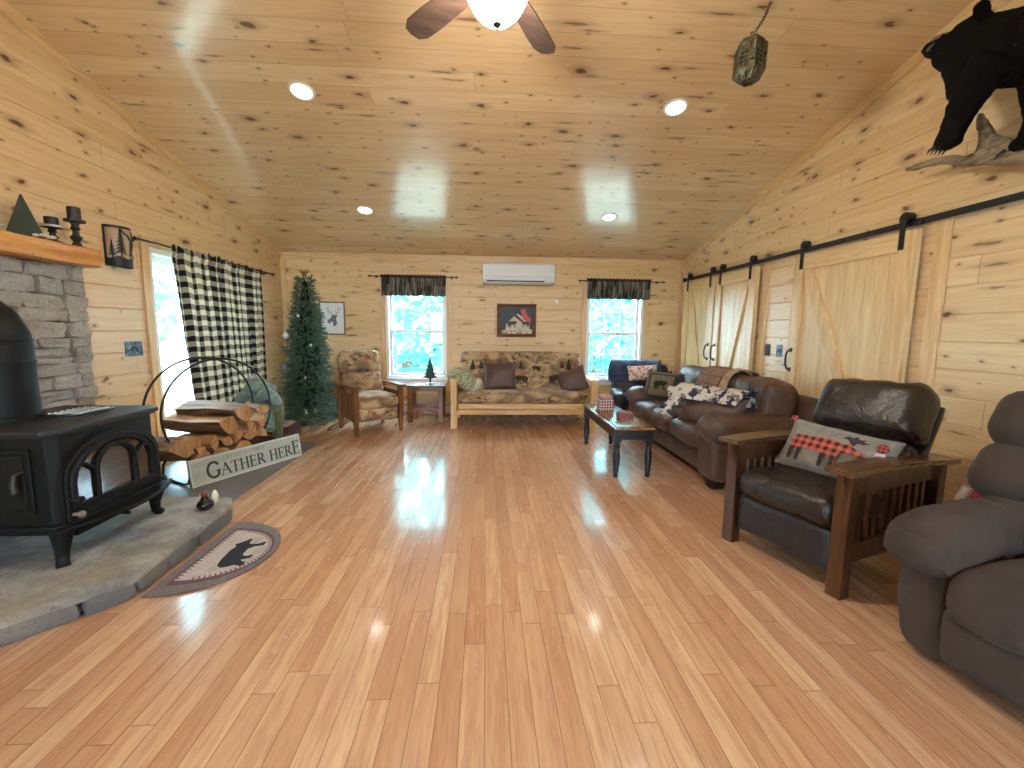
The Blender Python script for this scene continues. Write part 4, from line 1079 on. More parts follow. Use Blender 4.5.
# sign with serif lettering
def strokes(ch):
    C = lambda cx, cy, rx, ry, a, b, n=12: [(cx+rx*math.cos(math.radians(a+(b-a)*k/n)), cy+ry*math.sin(math.radians(a+(b-a)*k/n))) for k in range(n+1)]
    T, t = 1, .38
    F = {
     'G': (.92, [(C(.48,.5,.40,.5,42,318), T), ([(.78,.42),(.78,.12)], T), ([(.62,.42),(.92,.42)], t), ([(.77,.72),(.79,.92)], t)]),
     'A': (.86, [([(.06,.02),(.42,1)], t), ([(.40,1),(.78,.02)], T), ([(.19,.36),(.63,.36)], t), ([(-.02,.015),(.16,.015)], t), ([(.66,.015),(.90,.015)], t)]),
     'T': (.78, [([(.39,0),(.39,.98)], T), ([(.02,.98),(.76,.98)], t), ([(.03,.98),(.02,.80)], t), ([(.75,.98),(.76,.80)], t), ([(.26,.015),(.52,.015)], t)]),
     'H': (.90, [([(.16,0),(.16,1)], T), ([(.72,0),(.72,1)], T), ([(.16,.52),(.72,.52)], t)] + [([(x-.12,y),(x+.12,y)], t) for x in (.16,.72) for y in (.015,.985)]),
     'E': (.72, [([(.16,0),(.16,1)], T), ([(.04,.985),(.60,.985)], t), ([(.16,.52),(.50,.52)], t), ([(.04,.015),(.64,.015)], t), ([(.60,.985),(.61,.80)], t), ([(.64,.015),(.66,.22)], t), ([(.50,.42),(.50,.62)], t)]),
     'R': (.84, [([(.16,0),(.16,1)], T), ([(.04,.985),(.36,.985)] + C(.36,.75,.22,.235,90,-90) + [(.16,.515)], t), (C(.36,.75,.22,.235,50,-50), T), ([(.36,.51),(.76,.02)], T), ([(.04,.015),(.28,.015)], t), ([(.68,.015),(.86,.015)], t)]),
     'F': (.66, [([(.16,0),(.16,1)], T), ([(.04,.985),(.60,.985)], t), ([(.16,.52),(.50,.52)], t), ([(.60,.985),(.61,.80)], t), ([(.04,.015),(.30,.015)], t)]),
     'I': (.36, [([(.18,0),(.18,1)], T), ([(.06,.985),(.30,.985)], t), ([(.06,.015),(.30,.015)], t)]),
     'N': (.92, [([(.16,0),(.16,1)], t), ([(.14,1),(.74,0)], T), ([(.74,0),(.74,1)], t), ([(.04,.015),(.28,.015)], t), ([(.62,.985),(.86,.985)], t), ([(.04,.985),(.16,.985)], t)]),
     'D': (.88, [([(.16,0),(.16,1)], T), ([(.04,.985),(.36,.985)] + C(.36,.5,.42,.485,90,-90) + [(.04,.015)], t), (C(.36,.5,.42,.485,55,-55), T)]),
     'S': (.64, [(C(.31,.74,.22,.25,40,270) + C(.31,.26,.24,.25,90,-140), .7)]),
     '&': (.86, [(C(.36,.77,.17,.22,-60,250) + [(.80,.02)], .7), (C(.34,.26,.26,.26,110,330) + [(.72,.5)], .6)]),
     'M': (1.04, [([(.14,0),(.18,1)], t), ([(.18,1),(.50,.1)], T), ([(.50,.1),(.84,1)], t), ([(.84,1),(.88,0)], T), ([(.04,.015),(.24,.015)], t), ([(.76,.015),(1.0,.015)], t)]),
     'L': (.68, [([(.16,0),(.16,1)], T), ([(.04,.985),(.28,.985)], t), ([(.04,.015),(.60,.015)], t), ([(.60,.015),(.62,.22)], t)]),
     'Y': (.82, [([(.40,0),(.40,.48)], T), ([(.06,1),(.40,.46)], T), ([(.72,1),(.40,.46)], t), ([(-.02,.985),(.18,.985)], t), ([(.62,.985),(.82,.985)], t), ([(.27,.015),(.53,.015)], t)]),
    }
    return F[ch]
def lettering(mb, text, x, z, h, hbig, wt, y, sx=1., big=()):
    for i, ch in enumerate(text):
        if ch == ' ': x += h*.42*sx; continue
        hh = hbig if i in big else h
        w, st = strokes(ch)
        for pts, k in st:
            th = wt*hh*k/2
            for (a, b), (c, e) in zip(pts, pts[1:]):
                p = Vector((x+a*hh*sx, z+b*hh)); q = Vector((x+c*hh*sx, z+e*hh)); dd = (q-p)
                if dd.length < 1e-6: continue
                dd.normalize(); nn = Vector((-dd.y, dd.x))*th; p -= dd*th*.4; q += dd*th*.4
                mb.prism([tuple(p+nn), tuple(p-nn), tuple(q-nn), tuple(q+nn)], lambda u, v, c2: (u, y-c2, v), 0, .0012)
        x += w*hh*sx + .04*h
    return x
SA = math.atan2(4.43-3.50, -1.89+2.365)
SL = 1.045
t = thing('wooden_sign', 'long pale painted sign with serif lettering leaning on the firewood hoop', 'sign', (-2.125, 3.965, .007), 0, None, rot=(math.radians(-9), 0, SA))
d = MB(); d.box(-SL/2, SL/2, -.012, .006, 0, .225); obj('board', d, wood('pale sage painted board', srgb(172,176,164), srgb(196,198,186), 'x', .6), t, bevel=.002)
d = MB(); fw = .014
for q in ((-SL/2, SL/2, 0, fw), (-SL/2, SL/2, .225-fw, .225), (-SL/2, -SL/2+fw, fw, .225-fw), (SL/2-fw, SL/2, fw, .225-fw)): d.box(q[0], q[1], -.02, .008, q[2], q[3])
obj('frame', d, plain('chalky white frame', srgb(204,206,198), .6, var=.06, vscale=30.), t, bevel=.002)
d = MB(); lettering(d, 'GATHER HERE', -.395, .038, .098, .128, .155, -.0122, .98, (0, 10)); obj('lettering', d, plain('dark slate lettering', srgb(48,56,60), .7), t)
d = MB(); lettering(d, 'FRIENDS & FAMILY', -.245, .165, .032, .032, .13, -.0122, 1.04); obj('small_lettering', d, plain('faded grey lettering', srgb(128,132,124), .7), t)

# figurine on the hearth
t = thing('hen_figurine', 'small round dark figurine with a rusty head at the corner of the stone hearth', 'figurine', (-1.83, 2.83, HZ))
d = MB(); d.ball((0,0,.035), .05, .05, .038, 20, 12); d.tube([(0,0,.05), (0,.0,.075), (.002,.005,.09)], [.034,.024,.02], 14); obj('body', d, plain('glossy black ceramic', srgb(22,20,22), .2), t, smooth=60)
d = MB(); d.ball((.0,.0,.105), .022, .022, .03, 14, 10); d.tube([(.015,-.005,.11), (.028,-.01,.105)], [.008,.002], 8); obj('head', d, plain('rust brown ceramic', srgb(110,48,34), .35), t, smooth=60)
d = MB(); d.ball((-.035,.045,.06), .028, .022, .055, 14, 10); d.ball((.035,.05,.065), .022, .02, .05, 14, 10); obj('pale_wings', d, plain('cream ceramic', srgb(214,206,180), .3), t, smooth=60)

# wooden crate with papers, and the plush behind the firewood
t = thing('wooden_crate', 'low dark brown wooden crate behind the firewood hoop', 'crate', (-2.53, 5.06, 0), math.radians(4))
CW = wood('dark brown crate wood', srgb(70,46,36), srgb(110,76,58), 'x', .6)
for z in (.02, .115): 
    for sy in (-1, 1): d = MB(); d.box(-.31, .31, sy*.19-.009, sy*.19+.009, z, z+.085); obj('side_board', d, CW, t, bevel=.002)
    for sx in (-1, 1): d = MB(); d.box(sx*.30-.009, sx*.30+.009, -.18, .18, z, z+.085); obj('end_board', d, CW, t, bevel=.002)
d = MB(); d.box(-.30, .30, -.18, .18, 0, .02); obj('bottom_board', d, CW, t)
d = MB(); d.cushion(-.28, .28, -.17, .17, .02, .205, .02, .01, n=8, lump=.01); tag(obj('kindling_paper', d, fabric('pinkish paper', srgb(190,164,160), srgb(120,84,76)), smooth=60), 'crumpled pinkish paper filling the dark wooden crate', 'paper', loc=(-2.53, 5.06, 0), rot=(0,0,math.radians(4)))
t = thing('plush_toy', 'pale green plush animal slumped on the dark wooden crate', 'plush toy', (-2.52, 5.06, .207), math.radians(-20))
PG = fabric('pale sage plush', srgb(150,172,162), srgb(104,128,120), .95, 20., 120., .9); PB = fabric('olive plush', srgb(116,122,84), srgb(84,92,62), .95, 20., 120., .9)
d = MB()
d.ball((0,0,.20), .17, .14, .20, 20, 14); obj('body', d, PG, t, smooth=60)
d = MB(); d.ball((-.06,-.04,.43), .13, .12, .10, 20, 14); d.ball((.05,-.02,.40), .10, .10, .08, 16, 12); obj('head', d, PG, t, smooth=60)
for pts, m in (([(.12,-.05,.24), (.22,-.10,.30), (.30,-.12,.22), (.32,-.14,.06), (.31,-.16,-.06)], PB), ([(.08,-.1,.14), (.16,-.17,.20), (.24,-.20,.13), (.27,-.22,.02)], PG), ([(-.12,-.04,.14), (-.2,-.13,.2), (-.26,-.16,.1), (-.28,-.18,.02)], PG), ([(.06,-.08,.34), (.16,-.12,.38), (.24,-.12,.34), (.29,-.12,.28)], PG), ([(-.12,-.08,.34), (-.2,-.14,.3), (-.22,-.16,.2)], PG)):
    d = MB(); d.tube(pts, [.065, .062, .056, .05, .045][:len(pts)], 14); d.ball(pts[-1], .052); obj('limb', d, m, t, smooth=60)
d = MB(); rr = random.Random(3)
for k in range(12): d.ball((-.08+rr.uniform(-.06,.06), -.04+rr.uniform(-.05,.05), .515+rr.uniform(-.01,.02)), .022, .022, .03, 10, 8)
obj('white_tuft', d, fabric('white plush tuft', srgb(208,216,216), srgb(176,186,190)), t, smooth=60)

# ------------------------------------------------------------------ artificial tree and ornaments
TX, TY = -2.44, 6.10
t = thing('artificial_tree', 'tall narrow dark green artificial spruce tree in the far corner', 'tree', (TX, TY, 0))
d = MB(); d.cyl((0,0,.05), (0,0,1.98), .02, .008, 10); obj('trunk', d, plain('brown pole', srgb(70,54,42), .7), t, smooth=60)
for a in (30, 150, 270):
    q = math.radians(a); d = MB(); d.bar((0,0,.10), (.24*math.cos(q), .24*math.sin(q), .012), .025, .012); obj('stand_leg', d, M['blackmetal'], t)
NEED = NT('dark green needles'); rnd = NEED.n('NewGeometry').outputs['Random Per Island']
coln = NEED.mix(rnd, srgb(30,58,46), srgb(84,118,90)); NEED.principled(coln, .55)
rng = random.Random(21); d = MB(); TH = 2.06
def trad(z): return .05 + .39 * max(0, 1 - (z-.05)/(TH-.05)) ** .66
for i in range(2600):
    u = rng.random(); z = .06 + (TH-.10) * (1 - (1-u) ** .66) ; R0 = trad(z)
    q = rng.uniform(0, 2*PI); k = rng.uniform(.3, 1.0)**.5
    R0 *= 1 + .15*math.sin(z*26+q*2)
    base = Vector((math.cos(q)*R0*k*.62, math.sin(q)*R0*k*.62, z - .01)); tip = Vector((math.cos(q)*R0*k, math.sin(q)*R0*k, z + rng.uniform(-.05, .035)))
    ax = tip - base; L = max(.07, ax.length); ax.normalize(); side = ax.cross(Vector((0,0,1))).normalized(); upv = side.cross(ax)
    for s in range(9):
        f = .15 + .85*s/8; p = base + ax*(L*f)
        a = rng.uniform(0, 2*PI); dd = (side*math.cos(a) + upv*math.sin(a))
        for sg in (-1, 1):
            nd = (ax*.75 + dd*sg*.8).normalized() * rng.uniform(.032, .05); wv = ax.cross(nd).normalized()*.0048
            d.add([p - wv, p + nd*.5 + wv*.2, p + nd, p + wv], [(0,1,2,3)])
o = obj('needle_branches', d, NEED.mat, t); o['kind'] = 'stuff'
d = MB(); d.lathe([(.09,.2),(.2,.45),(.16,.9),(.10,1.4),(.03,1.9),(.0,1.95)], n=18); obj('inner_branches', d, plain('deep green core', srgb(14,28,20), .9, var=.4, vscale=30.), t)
GL = plain('frosted silver glass', srgb(222,228,234), .18, .3); GB = plain('pale blue glass', srgb(150,170,214), .2, .3); GW = plain('milky white glass', srgb(240,240,232), .3)
def ornament(x, y, z, r, m, label):
    t = thing('tree_ornament', label, 'ornament', (x, y, z), 0, 'ornaments on the artificial tree')
    d = MB(); d.ball((0,0,0), r, r, r*1.05, 16, 12); obj('bauble', d, m, t, smooth=60)
    d = MB(); d.cyl((0,0,r), (0,0,r*1.3), r*.3, n=10); d.tube([(r*.18*math.cos(q), 0, r*1.42+r*.18*math.sin(q)) for q in [2*PI*k/10 for k in range(10)]], .0015, 5, True); obj('cap', d, M['nickel'], t)
def on_tree(a, z): 
    r = trad(z)*1.02; q = math.radians(a); return TX + r*math.cos(q), TY + r*math.sin(q), z
for a, z, r, m, lb in ((228, 1.20, .042, GL, 'large silvery bauble at mid height on the curtain side of the artificial tree'), (236, .80, .034, GB, 'pale blue bauble low on the curtain side of the artificial tree'),
                       (268, 1.46, .018, GW, 'small white bauble high on the front of the artificial tree'), (300, 1.08, .017, GW, 'small white bauble on the front of the artificial tree toward the wooden armchair'),
                       (285, .66, .017, GL, 'small silvery bauble low on the front of the artificial tree')):
    ornament(*on_tree(a, z), r, m, lb)
t = thing('tree_topper', 'small brown bow on the very top of the artificial tree', 'tree topper', (TX, TY, 2.03))
BR = fabric('brown ribbon', srgb(150,96,66), srgb(110,66,46)); d = MB()
for s in (-1, 1): d.tube([(0,0,.01), (s*.035,0,.045), (s*.06,0,.03), (s*.035,0,.005), (0,0,.01)], .009, 8); d.tube([(0,0,.01), (s*.02,-.01,-.04)], [.008,.012], 8)
obj('bow', d, BR, t, smooth=60)
# ------------------------------------------------------------------ furniture
def lean(y, z, deg, x=0, yaw=0, roll=0):
    return Matrix.Translation((x, y, z)) @ Matrix.Rotation(yaw, 4, 'Z') @ Matrix.Rotation(-math.radians(deg), 4, 'X') @ Matrix.Rotation(math.radians(roll), 4, 'Y')
def tapestry(name):
    t = NT(name); co = t.coord(); sp = t.n('SeparateXYZ'); t.link(co, sp.inputs[0])
    a = t.noise(t.mapped(co, (3.4, 3.4, 6.)), 1., 4., .6, .8)
    col = t.mix(t.smooth(a, .38, .62), srgb(122,96,70), srgb(192,162,122))
    b = t.noise(t.mapped(co, (16., 16., 26.), (3,1,2)), 1., 5., .7)
    m = t.math('MULTIPLY', t.smooth(b, .52, .6), t.smooth(t.noise(t.mapped(co, (4., 4., 6.), (7,7,7)), 1., 2.), .42, .58))
    col = t.mix(m, col, srgb(58,42,34))
    c = t.noise(t.mapped(co, (7., 7., 12.), (1,9,4)), 1., 3.)
    col = t.mix(t.smooth(c, .6, .68, 0, .8), col, srgb(146,84,48))
    return t.principled(col, .85, 0., t.bump(t.noise(co, 300., 2.), .4, .003), Sheen_Weight=.15)
TAP = tapestry('woven wildlife tapestry'); TAPD = plain('tapestry bear brown', srgb(56,40,32), .9)

# ---- mission armchair by the tree
OAK = wood('medium brown oak', srgb(96,54,26), srgb(152,94,50), 'z', .38); OAKY = wood('medium brown oak flat', srgb(96,54,26), srgb(158,100,56), 'y', .34)
t = thing('wooden_armchair', 'wooden framed recliner with wildlife tapestry cushions beside the artificial tree', 'armchair', (-1.50, 5.65, 0), math.radians(35))
for sx in (-1, 1):
    for y, z1 in ((-.30, .585), (.30, .56)):
        d = MB(); d.taper((sx*.285, y, 0), (sx*.285, y, .2), .038, .038, .058, .058); d.box(sx*.285-.029, sx*.285+.029, y-.029, y+.029, .2, z1); obj('leg', d, OAK, t, bevel=.003)
    d = MB(); d.box(sx*.285-.016, sx*.285+.016, -.275, .275, .19, .52); d.prism([(-.27,.19),(.27,.19),(.27,.14),(.15,.17),(-.15,.17),(-.27,.14)], lambda a, b, c: (sx*.285+c, a, b), -.014, .014); obj('side_panel', d, OAK, t, bevel=.003)
    d = MB(); n = 12
    d.grid(n, 1, lambda u, v: (sx*.285+(v-.5)*.105, -.37+.74*u, .60+.012*math.sin(u*PI)-.02*u)); obj('armrest', d, OAKY, t, solid=.024, bevel=.004)
d = MB(); d.cushion(-.25, .25, -.325, .22, .17, .34, .04, 0, .012); obj('front_panel', d, TAP, t, smooth=60)
d = MB(); d.cushion(-.252, .252, -.35, .20, .32, .48, .06, .02, .02, lump=.006); obj('seat_cushion', d, TAP, t, smooth=60)
d = MB(); d.tf = lean(.13, .44, 24); d.cushion(-.262, .262, -.02, .10, .02, .33, .06, 0, .035, lump=.008); obj('back_cushion', d, TAP, t, smooth=60)
d = MB(); d.tf = lean(.13, .44, 24); d.cushion(-.265, .265, -.05, .12, .31, .63, .075, 0, .03, lump=.008); obj('head_cushion', d, TAP, t, smooth=60)
d = MB(); d.tf = lean(.155, .44, 24); d.box(-.25, .25, .10, .135, -.05, .56); obj('back_frame', d, OAK, t, bevel=.004)

# ---- side table with metal tree
t = thing('side_table', 'small brown wooden side table under the window', 'side table', (-.85, 6.29, 0))
d = MB(); d.box(-.29, .29, -.27, .22, .505, .53); obj('tabletop', d, wood('glossy brown top', srgb(110,66,36), srgb(160,106,64), 'x', .18), t, bevel=.004)
for sx in (-1, 1):
    for y in (-.20, .16): d = MB(); d.box(sx*.215-.032, sx*.215+.032, y-.032, y+.032, 0, .505); obj('leg', d, OAK, t, bevel=.003)
for y in (-.20, .16):
    d = MB(); d.prism([(-.185,.20),(-.185,.13),(-.12,.145),(0,.16),(.12,.145),(.185,.13),(.185,.20)], lambda a, b, c: (a, y+c, b), -.011, .011); obj('arched_stretcher', d, OAKY, t, bevel=.002)
d = MB()
for y in (-.20, .16): d.box(-.185, .185, y-.01, y+.01, .44, .505)
for x in (-.215, .215): d.box(x-.01, x+.01, -.17, .13, .44, .505); d.box(x-.01, x+.01, -.17, .13, .14, .19)
obj('apron', d, OAK, t, bevel=.002)
t = thing('metal_tree_ornament', 'flat dark green metal tree standing on the side table by the window', 'ornament', (-.80, 6.26, .5305))
G = plain('dark green metal', srgb(40,54,46), .6, .2)
tp = [(0,.36)]; 
for k in range(5):
    z = .315 - k*.052; w_ = .034 + k*.019
    tp += [(w_, z-.032), (w_*.58, z-.026)]
poly = tp + [(.014,.07),(.014,.012)] ; poly = poly + [(-a, b) for a, b in poly[::-1]][:-1]
d = MB(); d.prism(poly, lambda a, b, c: (a, c, b), -.005, .005); obj('tree_plate', d, G, t)
d = MB(); d.lathe([(.06,0),(.062,.004),(.05,.010),(.02,.014),(.0,.014)], n=24); obj('base', d, plain('grey metal base', srgb(92,98,100), .4, .5), t, smooth=40)

# ---- futon
FP = wood('pale pine futon frame', srgb(206,156,96), srgb(236,198,142), 'x', .38); FPZ = wood('pale pine futon posts', srgb(206,156,96), srgb(236,198,142), 'z', .38); FPY = wood('pale pine futon arms', srgb(206,156,96), srgb(236,198,142), 'y', .38)
t = thing('futon_sofa', 'pine framed futon with a wildlife tapestry mattress against the far wall', 'futon', (.51, 6.04, 0))
for sx in (-1, 1):
    x = sx*.93
    for y in (-.37, .36): d = MB(); d.box(x-.04, x+.04, y-.025, y+.025, 0, .62); obj('post', d, FPZ, t, bevel=.004)
    d = MB(); d.tf = Matrix.Translation((x, 0, .635)); d.cushion(-.062, .062, -.44, .42, -.018, .020, .018, n=8); d.cyl((0, -.445, -.012), (0, -.37, -.012), .042, n=20); obj('armrest', d, FPY, t, smooth=40)
    d = MB(); d.box(x-.02, x+.02, -.345, .335, .17, .25); d.box(x-.02, x+.02, -.345, .335, .50, .56)
    for k in range(5): y = -.24+.12*k; d.box(x-.012, x+.012, y-.025, y+.025, .25, .50)
    obj('side_rails', d, FPY, t, bevel=.003)
d = MB(); d.box(-.90, .90, -.385, -.355, .19, .25); obj('front_stretcher', d, FP, t, bevel=.004)
d = MB(); d.box(-.87, .87, -.40, -.365, .265, .335); obj('seat_rail', d, FP, t, bevel=.004)
d = MB()
for k in range(14): x = -.84+.129*k; d.box(x-.035, x+.035, -.36, .25, .29, .31)
d.box(-.87, .87, .22, .25, .26, .33); obj('slat_deck', d, FPY, t, bevel=.002)
d = MB(); d.tf = lean(.27, .33, 17); d.box(-.87, .87, .02, .05, .56, .63); d.box(-.87, .87, .02, .05, .02, .09)
for k in range(14): x = -.84+.129*k; d.box(x-.035, x+.035, .022, .042, .09, .56)
obj('back_rack', d, FPZ, t, bevel=.003)
mt = MB(); mt.cushion(-.885, .885, -.40, .22, .335, .475, .065, .012, .0, n=18, lump=.007)
mt.tf = lean(.20, .36, 17); mt.cushion(-.885, .885, -.09, .07, .02, .655, .07, 0, .015, n=18, lump=.008)
mt.mi = 1
def on_back(poly, x, z, w, flip=False, y=-.118):
    p = [((1-a if flip else a)*w + x, b*w*.9 + z) for a, b in poly]; p = p[::-1] if flip else p
    mt.prism(p, lambda a, b, c: (a, y-c, b), -.02, .002)
on_back(BEAR, .40, .16, .22); on_back(BEAR, -.10, .16, .20, True, -.116); on_back(BEAR, .15, .34, .14, True, -.114)
def ptree(x, z, h):
    pl = [(0,h)] + [q for k in range(4) for q in ((.07*h*(k+1.2), h*(.78-.2*k)), (.04*h*(k+1.2), h*(.78-.2*k)))] + [(.02*h, .1*h), (.02*h, 0)]
    pl = pl + [(-a, b) for a, b in pl[::-1]][:-1]; on_back(pl, x, z, 1, y=-.112) if False else mt.prism([(a+x, b+z) for a, b in pl], lambda a, b, c: (a, -.104-c, b), -.02, .002)
for q in ((-.70, .34, .18), (-.58, .36, .14), (.0, .36, .15), (.70, .34, .2), (.60, .37, .13), (-.30, .38, .12)): ptree(*q)
obj('mattress', mt, [TAP, TAPD], t, smooth=60)
BRN = leather('brown faux leather', srgb(86,58,52), .5)
def throw_pillow(name, label, loc, w, h, th, mat, yaw, tilt, roll=0, cat='pillow', lump=.008, group=None):
    t = thing(name, label, cat, loc, 0, group, rot=None)
    t.rotation_mode = 'XYZ'
    t.matrix_world = Matrix.Translation(loc) @ Matrix.Rotation(yaw, 4, 'Z') @ Matrix.Rotation(-math.radians(tilt), 4, 'X') @ Matrix.Rotation(math.radians(roll), 4, 'Y')
    d = MB(); d.pillow(w, h, th, lump=lump); obj('cover', d, mat, t, smooth=60)
    d = MB(); N = 40; pts = []
    for k in range(4*N):
        s, f = k//N, 2*(k % N)/N-1
        a, b = ((f, -1), (1, f), (-f, 1), (-1, -f))[s]
        pa = 1-.06*(1-abs(b)**2.5)*abs(a)**4; pb = 1-.06*(1-abs(a)**2.5)*abs(b)**4
        pts.append((a*w/2*pa, 0, b*h/2*pb))
    d.tube(pts, .005, 6, True); obj('piping', d, mat, t, smooth=60)
    return t
throw_pillow('throw_pillow', 'square brown leather pillow leaning on the futon back between two bear motifs', (.195, 6.04, .655), .45, .40, .15, BRN, .05, 20)
throw_pillow('throw_pillow', 'brown leather pillow tipped on its corner at the barn door end of the futon', (1.22, 5.99, .61), .40, .36, .14, BRN, math.radians(-28), 24, -24)
QG = camo('sage camouflage quilting', srgb(92,100,72), srgb(150,152,116), srgb(206,200,170)); 
t = thing('rolled_quilt', 'green and cream rolled quilted blanket leaning on the futon arm near the window', 'blanket', (-.26, 5.93, .60)); t.matrix_world = Matrix.Translation((-.265, 5.92, .605)) @ Matrix.Rotation(math.radians(12), 4, 'Z') @ Matrix.Rotation(math.radians(33), 4, 'Y')
d = MB(); d.cushion(-.27, .27, -.085, .085, -.11, .11, .08, .015, .02, n=14, lump=.012); obj('quilt_roll', d, QG, t, smooth=60)
d = MB(); d.cushion(.08, .20, -.098, .098, -.125, .125, .085, .01, .012, n=10, lump=.004); obj('cream_band', d, fabric('cream quilt binding', srgb(214,206,180)), t, smooth=60)

# ---- dark armchair in the corner by the window
DK = leather('near black leather', srgb(34,34,40), .4)
t = thing('corner_armchair', 'near-black armchair in the corner behind the long sofa', 'armchair', (2.26, 6.08, 0), math.radians(-12))
d = MB(); d.cushion(-.42, .42, -.38, .38, .04, .28, .04); obj('base', d, DK, t, smooth=60)
for sx in (-1, 1): d = MB(); d.cushion(sx*.35-.09, sx*.35+.09, -.42, .30, .05, .46, .07, .015, .015); obj('arm', d, DK, t, smooth=60)
d = MB(); d.cushion(-.26, .26, -.40, .15, .26, .42, .06, .02, .02); obj('seat_cushion', d, DK, t, smooth=60)
d = MB(); d.tf = lean(.14, .32, 22); d.cushion(-.42, .42, -.03, .17, -.02, .54, .08, .02, .03, lump=.01); obj('backrest', d, DK, t, smooth=60)
BL = fabric('blue fleece', srgb(66,80,116), srgb(30,36,54))
t2 = thing('blue_throw', 'blue fleece throw draped over the back of the near-black armchair', 'throw', (2.26, 6.08, 0), math.radians(-12))
d = MB(); d.tf = lean(.14, .32, 22)
pth = [(-.075, .22), (-.085, .40), (-.06, .54), (.0, .592), (.08, .602), (.16, .585), (.205, .50), (.21, .32)]
def strip(d, path, x0, x1, nu=24, amp=.012, sd=0, edge=.0):
    P = path; n = len(P)-1
    def f(u, v):
        q = v*n; i = min(n-1, int(q)); k = q-i
        a = [P[max(0, i-1)], P[i], P[i+1], P[min(n, i+2)]]
        c = [0.5*((2*a[1][j]) + (-a[0][j]+a[2][j])*k + (2*a[0][j]-5*a[1][j]+4*a[2][j]-a[3][j])*k*k + (-a[0][j]+3*a[1][j]-3*a[2][j]+a[3][j])*k**3) for j in range(len(P[0]))]
        w = amp*noise.noise(Vector((u*7+sd, v*4, sd)))
        return (x0+(x1-x0)*u + edge*math.sin(v*9+sd), c[0]+w-.004, c[1]+abs(w)+.004)
    d.grid(nu, n*6, f)
strip(d, pth, -.44, .30, 30, .014, 3, .02); obj('fleece', d, BL, t2, smooth=180, solid=.012)
LPM = NT('pale patterned pillow'); co = LPM.coord(); q = LPM.noise(co, 26., 3.); LPM.principled(LPM.mix(LPM.smooth(q, .5, .58), srgb(222,206,196), srgb(176,112,96)), .9)
throw_pillow('patterned_pillow', 'pale patterned pillow on top of the near-black armchair beside the blue throw', (2.17, 5.86, .74), .40, .22, .12, LPM.mat, math.radians(-10), 30, -4)

# ---- long sofa
SL_ = leather('chocolate sofa leather', srgb(84,60,49), .46)
t = thing('leather_sofa', 'long brown leather sofa along the barn door wall', 'sofa', (2.32, 4.43, 0), math.radians(-90))
d = MB(); d.cushion(-1.07, 1.07, -.40, .43, .06, .33, .04, 0, .012, n=14); obj('base', d, SL_, t, smooth=60)
for sx in (-1, 1):
    a, b = (.79, 1.10) if sx > 0 else (-1.10, -.79)
    d = MB(); d.cushion(a+.015, b-.015, -.455, .42, .06, .50, .05, 0, .012, n=10, lump=.006)
    d.cushion(a-.025, b+.025, -.485, .30, .38, .60, .105, .02, .02, n=14, lump=.012)
    obj('arm', d, SL_, t, smooth=60)
for k in range(3):
    x = -.535+.535*k
    d = MB(); d.cushion(x-.268, x+.268, -.485, .12, .28, .455, .065, .028, .02, n=14, lump=.010); obj('seat_cushion', d, SL_, t, smooth=60)
for k in range(3):
    x = (-.56+.56*k)*1.09
    def pleat(p, u):
        if u[1] < 0: p.y += .012*math.cos(u[2]*PI*1.0)*abs(u[0])**2
        return p
    d = MB(); d.tf = lean(.10, .40, 13); d.cushion(x-.315, x+.315, -.07, .23, .0, .49, .11, .035, .035, n=16, lump=.016, extra=pleat); obj('back_cushion', d, SL_, t, smooth=60)
d = MB(); d.tf = lean(.30, .06, 6); d.cushion(-1.08, 1.08, .0, .14, .0, .72, .06, 0, 0, n=12, lump=.006); obj('back_frame', d, SL_, t, smooth=60)
for x in (-1.0, 1.0):
    for y in (-.38, .34): d = MB(); d.box(x-.05, x+.05, y-.05, y+.05, 0, .065); obj('foot', d, M['blackmetal'], t, bevel=.004)
def S2W(x, y, z): return (2.32 + y, 4.43 - x, z)
# pillows and blankets on the sofa
def bordered_pillow():
    t = throw_pillow('bear_pillow', 'fringed brown and tan pillow with a black bear on the far sofa cushion', S2W(-.70, -.16, .635), .44, .38, .16, fabric('brown pillow border', srgb(62,46,38), srgb(42,30,26)), math.radians(-40), 20, 3)
    d = MB(); d.cushion(-.135, .135, -.086, -.05, -.125, .125, .012, 0, .012, n=8); obj('tan_panel', d, fabric('tan suede panel', srgb(126,112,80), srgb(98,86,60)), t, smooth=60)
    d = MB(); poly_xz(d, BEAR, -.085, -.096, -.05, .17, False, .004); obj('bear_patch', d, plain('black felt', srgb(22,20,20), .95), t)
    d = MB(); rng = random.Random(2)
    for k in range(90):
        s = k % 4; f = rng.uniform(-1, 1); a, b = ((f, -1), (1, f), (f, 1), (-1, f))[s]; p = Vector((a*.215, 0, b*.185)); o_ = Vector((a if s in (1,3) else 0, 0, b if s in (0,2) else 0))
        tn = Vector((o_.z, 0, -o_.x)); d.add([p-tn*.012, p+tn*.012, p+o_*rng.uniform(.018,.034)+tn*rng.uniform(-.012,.012)+Vector((0,rng.uniform(-.012,.012),0))], [(0,1,2)])
    obj('fringe', d, fabric('dark fringe', srgb(44,32,28)), t, solid=.004)
bordered_pillow()
PR = NT('navy and cream animal fleece'); co = PR.coord(); q = PR.noise(co, 11., 3., .6); q2 = PR.noise(PR.mapped(co, (1,1,1), (5,5,5)), 14., 2.)
PR.principled(PR.mix(PR.smooth(q, .54, .58), PR.mix(PR.smooth(q2, .56, .6), srgb(196,186,172), srgb(120,110,104)), srgb(40,44,72)), .95, 0., PR.bump(PR.noise(co, 120., 3.), .6, .006))
throw_pillow('large_pillow', 'big brown leather pillow against the near arm of the long sofa', S2W(.60, -.24, .585), .62, .34, .20, SL_, math.radians(-62), 26, 0)
t = thing('animal_fleece', 'cream fleece throw with navy animal shapes draped over the big brown pillow', 'throw', S2W(.55, -.20, .66), math.radians(-90-62+90))
